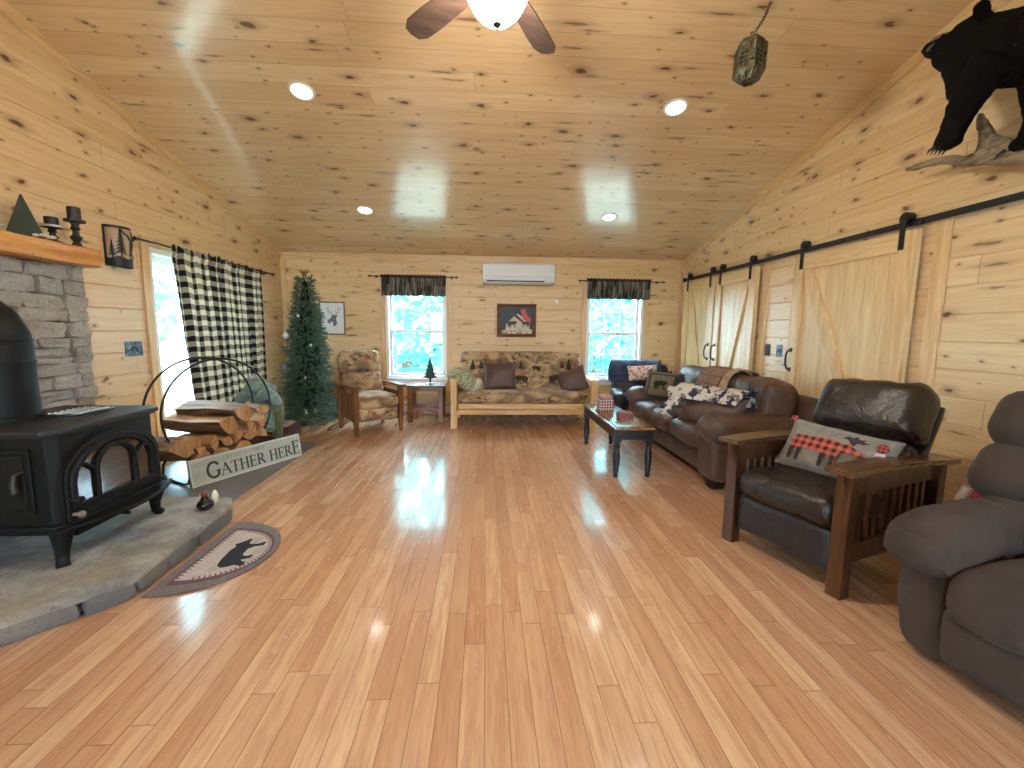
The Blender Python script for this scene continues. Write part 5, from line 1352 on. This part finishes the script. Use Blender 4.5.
t.matrix_world = Matrix.Translation(S2W(.585, -.245, .60)) @ Matrix.Rotation(math.radians(-62), 4, 'Z') @ Matrix.Rotation(-math.radians(26), 4, 'X')
d = MB(); strip(d, [(-.13, .02), (-.125, .10), (-.075, .175), (.0, .20), (.075, .18), (.12, .10)], -.36, .33, 40, .018, 5, .02)
obj('fleece', d, PR.mat, t, smooth=180, solid=.014)
d = MB()
strip(d, [(-.155, -.19), (-.15, -.10), (-.14, .0), (-.115, .12)], -.385, -.245, 12, .02, 9, .03); obj('hanging_end', d, PR.mat, t, smooth=180, solid=.014)
d = MB(); rng = random.Random(9)
for k in range(26): p = Vector((.30+rng.uniform(-.03,.06), rng.uniform(-.06,.06), .20+rng.uniform(-.03,.03))); d.tube([p, p+Vector((rng.uniform(-.02,.06), rng.uniform(-.05,.05), rng.uniform(-.02,.05)))], [.010,.006], 6)
obj('navy_fringe', d, fabric('navy fringe', srgb(30,34,58)), t, smooth=60)
QP = NT('faded picture blanket'); co = QP.coord(); b = QP.n('TexBrick'); QP.link(QP.mapped(co, (1,1,1), (0,0,0), (PI/2,0,0)), b.inputs[0]); b.offset = 0; b.inputs['Scale'].default_value = 1; b.inputs['Brick Width'].default_value = .085; b.inputs['Row Height'].default_value = .085; b.inputs['Mortar Size'].default_value = .010
b.inputs['Color1'].default_value = srgb(136,98,78); b.inputs['Color2'].default_value = srgb(160,116,92); b.inputs['Mortar'].default_value = srgb(120,84,70); QP.principled(QP.mix(QP.smooth(QP.noise(co, 30., 3.), .4, .7, 0, .5), b.outputs[0], srgb(96,64,54)), .9)
def sofa_drape(name, label, mat, x0, x1, cat, path, amp, sd):
    t = thing(name, label, cat, (2.32, 4.43, 0), math.radians(-90))
    d = MB(); d.tf = lean(.10, .40, 13); strip(d, path, x0, x1, 20, amp, sd); obj('cloth', d, mat, t, smooth=180, solid=.010)
sofa_drape('woven_blanket', 'brown woven blanket with small square pictures over the middle sofa back', QP.mat, -.28, .16, 'blanket', [(-.125, .18), (-.125, .32), (-.095, .46), (.0, .535), (.10, .545), (.20, .51), (.25, .40)], .006, 1)
sofa_drape('cream_throw', 'narrow cream throw hanging over the long sofa back beside the woven blanket', fabric('cream knitted throw', srgb(196,170,136), srgb(150,120,90)), .17, .29, 'throw', [(-.11, .28), (-.105, .40), (-.07, .49), (.0, .545), (.10, .555), (.2, .53), (.25, .40)], .014, 7)

# ---- coffee table
t = thing('coffee_table', 'narrow coffee table with black turned legs and a brown plank top', 'coffee table', (1.315, 4.29, 0))
BT = plain('black painted wood', srgb(28,26,28), .35, var=.2)
d = MB(); d.cushion(-.185, .185, -.63, .63, .435, .462, .012, n=8); obj('tabletop', d, wood('honey brown plank top', srgb(128,80,46), srgb(176,122,76), 'y', .16), t, smooth=40)
d = MB()
for q in ((-.16, -.135, -.60, .60), (.135, .16, -.60, .60), (-.135, .135, -.60, -.575), (-.135, .135, .575, .60)): d.box(q[0], q[1], q[2], q[3], .46, .4635)
obj('inlaid_border', d, plain('dark inlay', srgb(60,44,36), .2), t)
d = MB()
for y in (-.575, .575): d.box(-.13, .13, y-.012, y+.012, .345, .437)
for x in (-.145, .145): d.box(x-.012, x+.012, -.56, .56, .345, .437)
obj('apron', d, BT, t, bevel=.003)
for x in (-.145, .145):
    for y in (-.58, .58):
        d = MB(); d.box(x-.032, x+.032, y-.032, y+.032, .33, .437); d.lathe([(.018,0),(.024,.01),(.020,.05),(.030,.07),(.024,.085),(.033,.14),(.034,.2),(.026,.25),(.022,.265),(.034,.28),(.034,.29),(.024,.30),(.030,.315),(.030,.335)], (x, y, 0), 18); obj('leg', d, BT, t, smooth=35)
RW = uvcheck('red and white check', srgb(214,198,190), srgb(120,36,34), .03, .0)
def uvbox(d, x0, x1, y0, y1, z0, z1):
    P = [((x0,y0),(x1,y0)), ((x1,y0),(x1,y1)), ((x1,y1),(x0,y1)), ((x0,y1),(x0,y0))]
    for (a, b), (c, e) in P:
        L = math.hypot(c-a, e-b); d.add([(a,b,z0),(c,e,z0),(c,e,z1),(a,b,z1)], [(0,1,2,3)], [[(0,0),(L,0),(L,z1-z0),(0,z1-z0)]])
    d.add([(x0,y0,z1),(x1,y0,z1),(x1,y1,z1),(x0,y1,z1)], [(0,1,2,3)], [[(x0,y0),(x1,y0),(x1,y1),(x0,y1)]]); d.add([(x0,y0,z0),(x1,y0,z0),(x1,y1,z0),(x0,y1,z0)], [(3,2,1,0)], [[(0,0)]*4])
t = thing('checked_caddy', 'taller red and white checked box at the far end of the coffee table', 'caddy', (1.30, 4.60, .464), .1)
d = MB(); uvbox(d, -.075, .075, -.06, .06, 0, .10); obj('box', d, RW, t)
d = MB(); d.cushion(-.065, .065, -.05, .05, .10, .15, .02, .01, n=8); obj('folded_napkins', d, fabric('white and red cloth', srgb(220,206,198), srgb(150,60,56), .9, 40.), t, smooth=60)
t = thing('coaster_box', 'low dark red box on the coffee table, nearest the camera', 'box', (1.36, 4.10, .464), -.1)
d = MB(); uvbox(d, -.07, .07, -.055, .055, 0, .055); obj('box', d, plain('dark red wood', srgb(104,40,36), .35, var=.4, vscale=30.), t)
d = MB(); d.box(-.06, .06, -.045, .045, .05, .062); obj('coasters', d, plain('tan cork', srgb(150,104,70), .8), t)

# ---- dark leather mission recliner
DO = wood('dark walnut frame', srgb(46,26,16), srgb(98,60,36), 'z', .32); DOY = wood('dark walnut arm', srgb(60,36,22), srgb(112,74,46), 'y', .24)
LB = leather('dark brown glossy leather', srgb(37,28,24), .30); LK = leather('near black footrest leather', srgb(36,33,34), .38)
MC = math.radians(-70.9)
t = thing('mission_recliner', 'dark brown leather recliner with slatted wooden arms and a moose pillow', 'recliner', (2.02, 2.35, 0), MC)
for sx in (-1, 1):
    for y, z1 in ((-.385, .63), (.385, .605)):
        d = MB(); d.box(sx*.315-.036, sx*.315+.036, y-.036, y+.036, 0, z1); obj('post', d, DO, t, bevel=.004)
    d = MB(); d.box(sx*.315-.017, sx*.315+.017, -.35, .35, .52, .61); d.box(sx*.315-.017, sx*.315+.017, -.35, .35, .17, .27)
    for k in range(9): y = -.27+.0675*k; d.box(sx*.315-.009, sx*.315+.009, y-.013, y+.013, .27, .52)
    d.prism([(-.35,.61),(-.35,.56),(-.28,.60)], lambda a, b, c: (sx*.315+c, a, b), -.02, .02); obj('side_frame', d, DO, t, bevel=.002)
    d = MB(); d.box(sx*.315-.022, sx*.315-.017 if sx > 0 else sx*.315+.022, -.35, .35, .1, .5); 
    d = MB(); d.grid(16, 1, lambda u, v: (sx*.315+(v-.5)*.135, -.47+.95*u, .648+.016*math.sin(min(1, u*1.1)*PI)-.03*u)); obj('armrest', d, DOY, t, solid=.028, bevel=.005)
    d = MB(); d.prism([(-.425,.625),(-.455,.628),(-.425,.52)], lambda a, b, c: (sx*.315+c, a, b), -.015, .015); obj('corbel', d, DO, t, bevel=.002)
d = MB(); d.box(-.27, .27, -.30, .36, .12, .30); obj('seat_box', d, plain('matt black lining', srgb(22,20,20), .9), t, bevel=.01)  # one even black for the box between the slatted sides
d = MB(); d.cushion(-.272, .272, -.405, -.33, .10, .325, .03, 0, .012, n=10, lump=.004); obj('footrest', d, LK, t, smooth=60)
d = MB(); d.cushion(-.276, .276, -.42, .16, .32, .475, .06, .022, .022, n=14, lump=.009); obj('seat_cushion', d, LB, t, smooth=60)
d = MB(); d.tf = lean(.10, .43, 27); d.cushion(-.275, .275, -.04, .12, .0, .33, .07, 0, .04, n=14, lump=.012); obj('back_cushion', d, LB, t, smooth=60)
def pl2(p, u):
    if u[1] < .2: p.z += .01*math.sin(u[0]*11)*abs(u[2])**3
    return p
d = MB(); d.tf = lean(.10, .43, 27); d.cushion(-.285, .285, -.075, .13, .30, .66, .085, .0, .03, n=16, lump=.013, extra=pl2); obj('head_cushion', d, LB, t, smooth=60)
d = MB(); d.tf = lean(.10, .43, 27); d.cushion(-.28, .28, .12, .17, -.06, .60, .02, n=8); obj('back_panel', d, LK, t, smooth=60)
# moose pillow
MOOSE = [(.02,.62),(.06,.72),(.30,.74),(.48,.80),(.62,.78),(.72,.74),(.80,.78),(.86,.70),(.97,.62),(1.0,.54),(.95,.50),(.86,.54),(.80,.52),(.74,.50),(.70,.42),(.68,.0),(.63,.0),(.62,.36),(.56,.34),(.54,.0),(.49,.0),(.49,.38),(.30,.38),(.22,.36),(.20,.0),(.15,.0),(.14,.34),(.10,.30),(.08,.0),(.03,.0),(.05,.42),(.0,.54)]
ANT = [(.80,.78),(.74,.90),(.66,.92),(.72,1.0),(.78,.98),(.82,1.06),(.86,.98),(.94,1.02),(.92,.94),(1.0,.94),(.92,.86),(.86,.86),(.84,.76)]
def planar_check(name, c1, c2, p):
    t = NT(name); sp = t.n('SeparateXYZ'); t.link(t.coord(), sp.inputs[0])
    f = [t.math('GREATER_THAN', t.math('FRACT', t.math('ADD', t.math('DIVIDE', sp.outputs[i], p), 100.)), .5) for i in (0, 2)]
    k = t.math('MULTIPLY', t.math('ADD', f[0], f[1]), .5); r = t.n('ValToRGB'); t.link(k, r.inputs[0]); r.color_ramp.elements[0].color = c1; r.color_ramp.elements[1].color = c2
    return t.principled(r.outputs[0], .9)
rot = Matrix.Rotation(MC, 4, 'Z'); c = Matrix.Translation((2.02, 2.35, 0)) @ rot @ Vector((.02, -.01, .615))
t = throw_pillow('moose_pillow', 'grey canvas pillow with a red plaid moose resting in the dark leather recliner', tuple(c), .56, .31, .14, fabric('grey canvas', srgb(142,134,122), srgb(112,104,94)), MC + math.radians(7), 32, 4)
d = MB(); P0 = lambda a, b: (-.215+a*.385, -.118+b*.215)
PS = lambda a, b, c: (a, -.074*(max(0,1-(a/.28)**2)**.42)*(max(0,1-(b/.155)**2)**.42)-.009-c, b)
patch(d, [P0(a, b) for a, b in MOOSE], PS, .012)
obj('moose_patch', d, planar_check('red plaid', srgb(190,84,62), srgb(40,22,22), .042), t)
d = MB(); patch(d, [P0(a, b) for a, b in ANT], PS, .012)
TRIM = d
for x in (.03, .15, .49, .63):
    d = MB(); patch(d, [P0(x, 0), P0(x+.05, 0), P0(x+.055, .36), P0(x-.005, .36)], PS, .012, .0045); obj('leg_patch', d, plain('dark felt leg', srgb(52,36,32), .9), t)
obj('antler_patch', TRIM, plain('dark brown felt', srgb(52,36,32), .9), t)
d = MB(); 
for k in range(22):
    q = Vector((.225+random.uniform(-.02,.02), -.045+random.uniform(-.015,0), .05+random.uniform(-.015,.02))); d.tube([q, q+Vector((random.uniform(-.025,.025), -.015, random.uniform(-.06,-.02)))], [.006,.003], 5)
obj('yarn_tassel', d, fabric('white yarn', srgb(216,204,204)), t, smooth=60)
d = MB(); d.ball((.225, -.06, .075), .028, .02, .028, 12, 8); d.ball((-.285, 0, .155), .02, .02, .022, 10, 8); obj('plaid_pompom', d, planar_check('red plaid tassel', srgb(176,70,60), srgb(60,34,44), .02), t, smooth=60)

# ---- grey-brown fabric recliner
MF = fabric('grey brown microfibre', srgb(74,57,48), srgb(54,41,34), .9, 5., 190., .5, Sheen_Weight=.04)
t = thing('fabric_recliner', 'puffy grey-brown fabric recliner nearest the camera', 'recliner', (2.235, 1.24, 0), math.radians(-78))
d = MB(); d.cushion(-.47, .47, -.40, .42, .03, .30, .05, n=10); obj('base', d, MF, t, smooth=60)
for sx in (-1, 1):
    def flare(p, u):
        if u[2] < 0: p.x -= sx*.02*(-u[2]); p.y += .02*(-u[2]) if u[1] < 0 else 0
        return p
    a, b = (.28, .46) if sx > 0 else (-.46, -.28)
    d = MB(); d.cushion(a, b, -.45, .40, .03, .50, .055, 0, .018, n=12, lump=.006, extra=flare); obj('arm', d, MF, t, smooth=60)
    def ribs(p, u):
        s = abs(((u[1]*1.55+.4) % 1)-.5)*2      # seams across the pad
        if u[2] > -.3: p.z -= .034*max(0, (s-.75)/.25)**1.5
        p.z -= .055*max(0, -u[1]-.35)**1.4; p.z -= .05*max(0, u[1]-.2)
        return p
    d = MB(); d.cushion(a-.05, b+.04, -.515, .30, .405, .60, .095, .025, .03, n=26, lump=.010, extra=ribs); obj('arm_pad', d, MF, t, smooth=60)
for k in range(2):
    x0 = -.285+.287*k
    d = MB(); d.cushion(x0, x0+.284, -.50, .12, .25, .455, .085, .03, .03, n=14, lump=.010); obj('seat_cushion', d, MF, t, smooth=60)
d = MB(); d.cushion(-.29, .29, -.465, -.36, .06, .29, .04, 0, .02, n=10, lump=.006); obj('footrest', d, MF, t, smooth=60)
for z0, z1, y, w_ in ((.0, .24, -.02, .46), (.20, .46, -.035, .51), (.42, .69, -.055, .50)):
    d = MB(); d.tf = lean(-.06, .42, 22); d.cushion(-w_, w_, y-.06, .17, z0, z1, .095, .01, .045, n=16, lump=.012); obj('back_roll', d, MF, t, smooth=60)
d = MB(); d.tf = lean(-.06, .36, 22); d.cushion(-.39, .39, .12, .24, -.2, .62, .06, n=8); obj('back_shell', d, MF, t, smooth=60)

# ---- plush between the recliners
t = thing('stool', 'small dark stool mostly hidden between the two recliners', 'stool', (2.47, 1.93, 0))
d = MB(); d.lathe([(.0,.36),(.15,.36),(.155,.37),(.155,.385),(.15,.395),(0,.395)], n=24); obj('seat', d, DO, t, smooth=40)
for a in (45, 135, 225, 315):
    q = math.radians(a); d = MB(); d.tube([(.13*math.cos(q), .13*math.sin(q), 0), (.09*math.cos(q), .09*math.sin(q), .36)], .016, 8); obj('leg', d, DO, t, smooth=50)
t = thing('santa_plush', 'red and white plush doll peeking out between the two recliners', 'plush doll', (2.47, 1.93, .395))
RF = fabric('red plush', srgb(190,62,52), srgb(150,40,36), .95, 20., 120., .8); WF = fabric('white plush', srgb(222,208,200), srgb(186,170,160), .95, 30., 120., .9)
d = MB(); d.ball((0,0,.085), .06, .06, .09, 18, 12); obj('body', d, RF, t, smooth=60)
d = MB(); d.tube([(-.055,.03,.03), (-.065,.03,.09), (-.05,.02,.15)], [.024,.028,.022], 10); obj('fluffy_trim', d, WF, t, smooth=60)
d = MB(); d.ball((.01,.0,.20), .04, .04, .04, 16, 10); obj('head', d, WF, t, smooth=60)
d = MB(); d.lathe([(.105,0),(.11,.006),(.105,.014),(.06,.02),(.055,.08),(.0,.09)], (.01,0,.185), 20); obj('black_hat', d, M['black'], t, smooth=40) if False else None
d = MB(); d.lathe([(.02,0),(.06,.002),(.062,.012),(.02,.014)], (.01,0,.165), 20); obj('black_collar', d, M['black'], t, smooth=40)

# ------------------------------------------------------------------ mounted bear on driftwood
FUR = NT('black bear fur'); co = FUR.coord(); q = FUR.noise(co, 90., 5., .8); FUR.principled(FUR.mix(q, srgb(3,3,4), srgb(14,13,15)), .85, 0., FUR.bump(q, 1., .02), Specular_IOR_Level=.2)
t = thing('mounted_bear', 'black bear mount reaching out from the wall above the barn door rail', 'bear mount', (2.80, 2.2, 2.75))
BX, BY, BZ = 2.80, 2.2, 2.75
d = MB(); B = lambda x, y, z: (x-BX, y-BY, z-BZ)
d.ball(B(2.80,1.98,2.80), .19, .38, .20, 20, 14); d.ball(B(2.80,1.58,2.76), .20, .33, .21, 20, 14)      # trunk
d.ball(B(2.80,2.30,2.80), .16, .20, .175, 20, 14)                                                          # shoulders
d.tube([B(2.80,2.28,2.83), B(2.80,2.42,2.90), B(2.79,2.52,2.97)], [.155,.14,.12], 16)                       # neck
d.ball(B(2.79,2.57,3.00), .115, .135, .118, 20, 14)                                                         # skull
d.tube([B(2.785,2.62,3.01), B(2.78,2.71,3.045), B(2.775,2.775,3.075)], [.09,.064,.048], 16); d.ball(B(2.773,2.785,3.075), .05, .036, .048)
d.tube([B(2.78,2.58,2.92), B(2.775,2.67,2.945), B(2.772,2.745,3.005)], [.08,.06,.036], 14)                  # jaw
for s in (-1, 1): d.ball(B(2.79+s*.095,2.44,3.06 if s < 0 else 3.0), .05, .028, .062, 14, 10)                               # ears
d.tube([B(2.70,2.32,2.77), B(2.68,2.40,2.68), B(2.675,2.45,2.58), B(2.67,2.485,2.49), B(2.665,2.50,2.44)], [.115,.095,.076,.062,.056], 16)
d.tube([B(2.75,2.56,2.90), B(2.72,2.51,2.78), B(2.69,2.48,2.66)], [.10,.085,.07], 14)
d.ball(B(2.665,2.505,2.42), .06, .072, .05, 16, 10)
d.tube([B(2.90,2.28,2.74), B(2.90,2.26,2.58), B(2.89,2.24,2.44), B(2.88,2.26,2.35)], [.11,.09,.07,.06], 16); d.ball(B(2.875,2.28,2.325), .06, .08, .045, 16, 10)
for x, yy in ((2.70,1.48), (2.90,1.54)): d.tube([B(x,yy,2.70), B(x,yy+.10,2.52), B(x,yy+.02,2.36), B(x,yy+.06,2.25)], [.15,.11,.075,.065], 16); d.ball(B(x,yy+.10,2.23), .068, .11, .05, 16, 10)
o = obj('bear_body', d, FUR.mat, t)
m = o.modifiers.new('Remesh', 'REMESH'); m.mode = 'VOXEL'; m.voxel_size = .011; m.use_smooth_shade = True
m = o.modifiers.new('Smooth', 'SMOOTH'); m.factor = .6; m.iterations = 5
for nm, sz, st in (('fur clumps', .03, .014), ('fur fine', .008, .008)):
    tx = bpy.data.textures.new(nm, 'CLOUDS'); tx.noise_scale = sz; tx.noise_depth = 2
    m = o.modifiers.new(nm, 'DISPLACE'); m.texture = tx; m.strength = st; m.mid_level = .5; m.texture_coords = 'LOCAL'
d = MB(); d.tube([B(2.778,2.70,3.085), B(2.774,2.76,3.105), B(2.772,2.80,3.10)], [.036,.033,.022], 12); d.ball(B(2.738,2.735,3.06), .02, .05, .02, 10, 8); obj('muzzle_patch', d, plain('greyish tan muzzle fur', srgb(112,100,90), .8, var=.3, vscale=60.), t, smooth=60)
d = MB(); d.ball(B(2.77,2.825,3.09), .022, .014, .018, 12, 8); obj('nose', d, plain('black nose', srgb(14,13,14), .3), t, smooth=60)
d = MB()
for s in (-1, 1): d.ball(B(2.785+s*.060,2.675,3.085), .010)
obj('eyes', d, plain('dark glass eye', srgb(20,12,8), .08), t, smooth=60)
for cx_, cy_, cz_ in ((2.665,2.53,2.395), (2.875,2.34,2.305)):
    for k in range(5):
        x = cx_ + (k-2)*.024
        d = MB(); d.tube([B(x,cy_+.005,cz_+.005), B(x,cy_+.035,cz_-.006), B(x,cy_+.05,cz_-.03)], [.009,.007,.001], 7); obj('claw', d, plain('horn claw', srgb(52,46,42), .4) if k == 0 and cx_ < 2.7 else bpy.data.materials['horn claw'], t, smooth=60)
DW = NT('weathered driftwood'); co = DW.coord(); g = DW.noise(DW.mapped(co, (22, 3, 22)), 1., 6., .65, 1.4); DW.principled(DW.mix(DW.smooth(g, .3, .7), srgb(96,80,60), srgb(168,150,122)), .8, 0., DW.bump(g, .8, .012))
t = thing('driftwood_branch', 'gnarled grey driftwood branch on the wall under the bear mount', 'branch', (2.88, 2.2, 2.25))
W_ = lambda x, y, z: (x-2.88, y-2.2, z-2.25)
d = MB()
d.tube([W_(2.86,2.955,2.425), W_(2.86,2.89,2.415), W_(2.865,2.78,2.41), W_(2.87,2.68,2.385), W_(2.88,2.58,2.345), W_(2.88,2.45,2.315), W_(2.89,2.30,2.27), W_(2.89,2.1,2.22), W_(2.9,1.85,2.18), W_(2.9,1.55,2.17), W_(2.9,1.3,2.19)], [.014,.018,.021,.024,.034,.04,.046,.055,.06,.055,.03], 12)
d.tube([W_(2.88,2.66,2.375), W_(2.88,2.645,2.345), W_(2.88,2.655,2.325)], [.022,.016,.008], 8)
d.tube([W_(2.87,2.47,2.325), W_(2.84,2.45,2.42), W_(2.83,2.475,2.50), W_(2.83,2.50,2.57)], [.05,.036,.028,.015], 10)
d.tube([W_(2.85,2.48,2.48), W_(2.85,2.42,2.40), W_(2.87,2.34,2.33), W_(2.89,2.24,2.30)], [.02,.026,.032,.03], 10)
d.tube([W_(2.88,2.22,2.28), W_(2.86,2.16,2.40), W_(2.87,2.12,2.5)], [.04,.03,.015], 10)
o = obj('branch', d, DW.mat, t); m = o.modifiers.new('Remesh', 'REMESH'); m.mode = 'VOXEL'; m.voxel_size = .008; m.use_smooth_shade = True
m = o.modifiers.new('Smooth', 'SMOOTH'); m.factor = .5; m.iterations = 3
tx = bpy.data.textures.new('gnarl', 'CLOUDS'); tx.noise_scale = .06; m = o.modifiers.new('gnarl', 'DISPLACE'); m.texture = tx; m.strength = .02; m.texture_coords = 'LOCAL'
d = MB()
for y in (2.3, 1.6): d.tube([W_(2.89,y,2.25), W_(XR-.003,y,2.25)], .02, 8)
obj('wall_peg', d, DW.mat, t, smooth=60)
# ------------------------------------------------------------------ light from outside, camera
w = bpy.data.worlds.new('Daylight'); SC.world = w; w.use_nodes = True
nt = w.node_tree; nt.nodes.clear()
bg = nt.nodes.new('ShaderNodeBackground'); bg.inputs[0].default_value = (.60, .84, 1.0, 1); bg.inputs[1].default_value = 40.0
o = nt.nodes.new('ShaderNodeOutputWorld'); nt.links.new(bg.outputs[0], o.inputs[0])

cam = bpy.data.cameras.new('Camera'); co = bpy.data.objects.new('Camera', cam); COL.objects.link(co)
cam.sensor_width = 36; cam.sensor_fit = 'HORIZONTAL'; cam.lens = 36 * 432.99 / 1024; cam.clip_start = .05
yaw, pit, rol = math.radians(3.482), math.radians(7.029), math.radians(.669)
fw = Vector((math.sin(yaw)*math.cos(pit), math.cos(yaw)*math.cos(pit), -math.sin(pit)))
rt = Vector((math.cos(yaw), -math.sin(yaw), 0)); up = rt.cross(fw)
rt, up = rt*math.cos(rol) + up*math.sin(rol), -rt*math.sin(rol) + up*math.cos(rol)
m = Matrix((rt, up, -fw)).transposed().to_4x4(); m.translation = (0, 0, 1.3)
co.matrix_world = m; SC.camera = co
vs = SC.view_settings; SC.display_settings.display_device = 'sRGB'
vs.view_transform = 'Standard'; vs.look = 'None'; vs.gamma = 1; vs.use_curve_mapping = False; vs.exposure = 0.25
SC.cycles.max_bounces = 8; SC.cycles.diffuse_bounces = 5; SC.cycles.glossy_bounces = 4; SC.cycles.transparent_max_bounces = 8
SC.cycles.use_denoising = True; SC.cycles.sample_clamp_indirect = 6
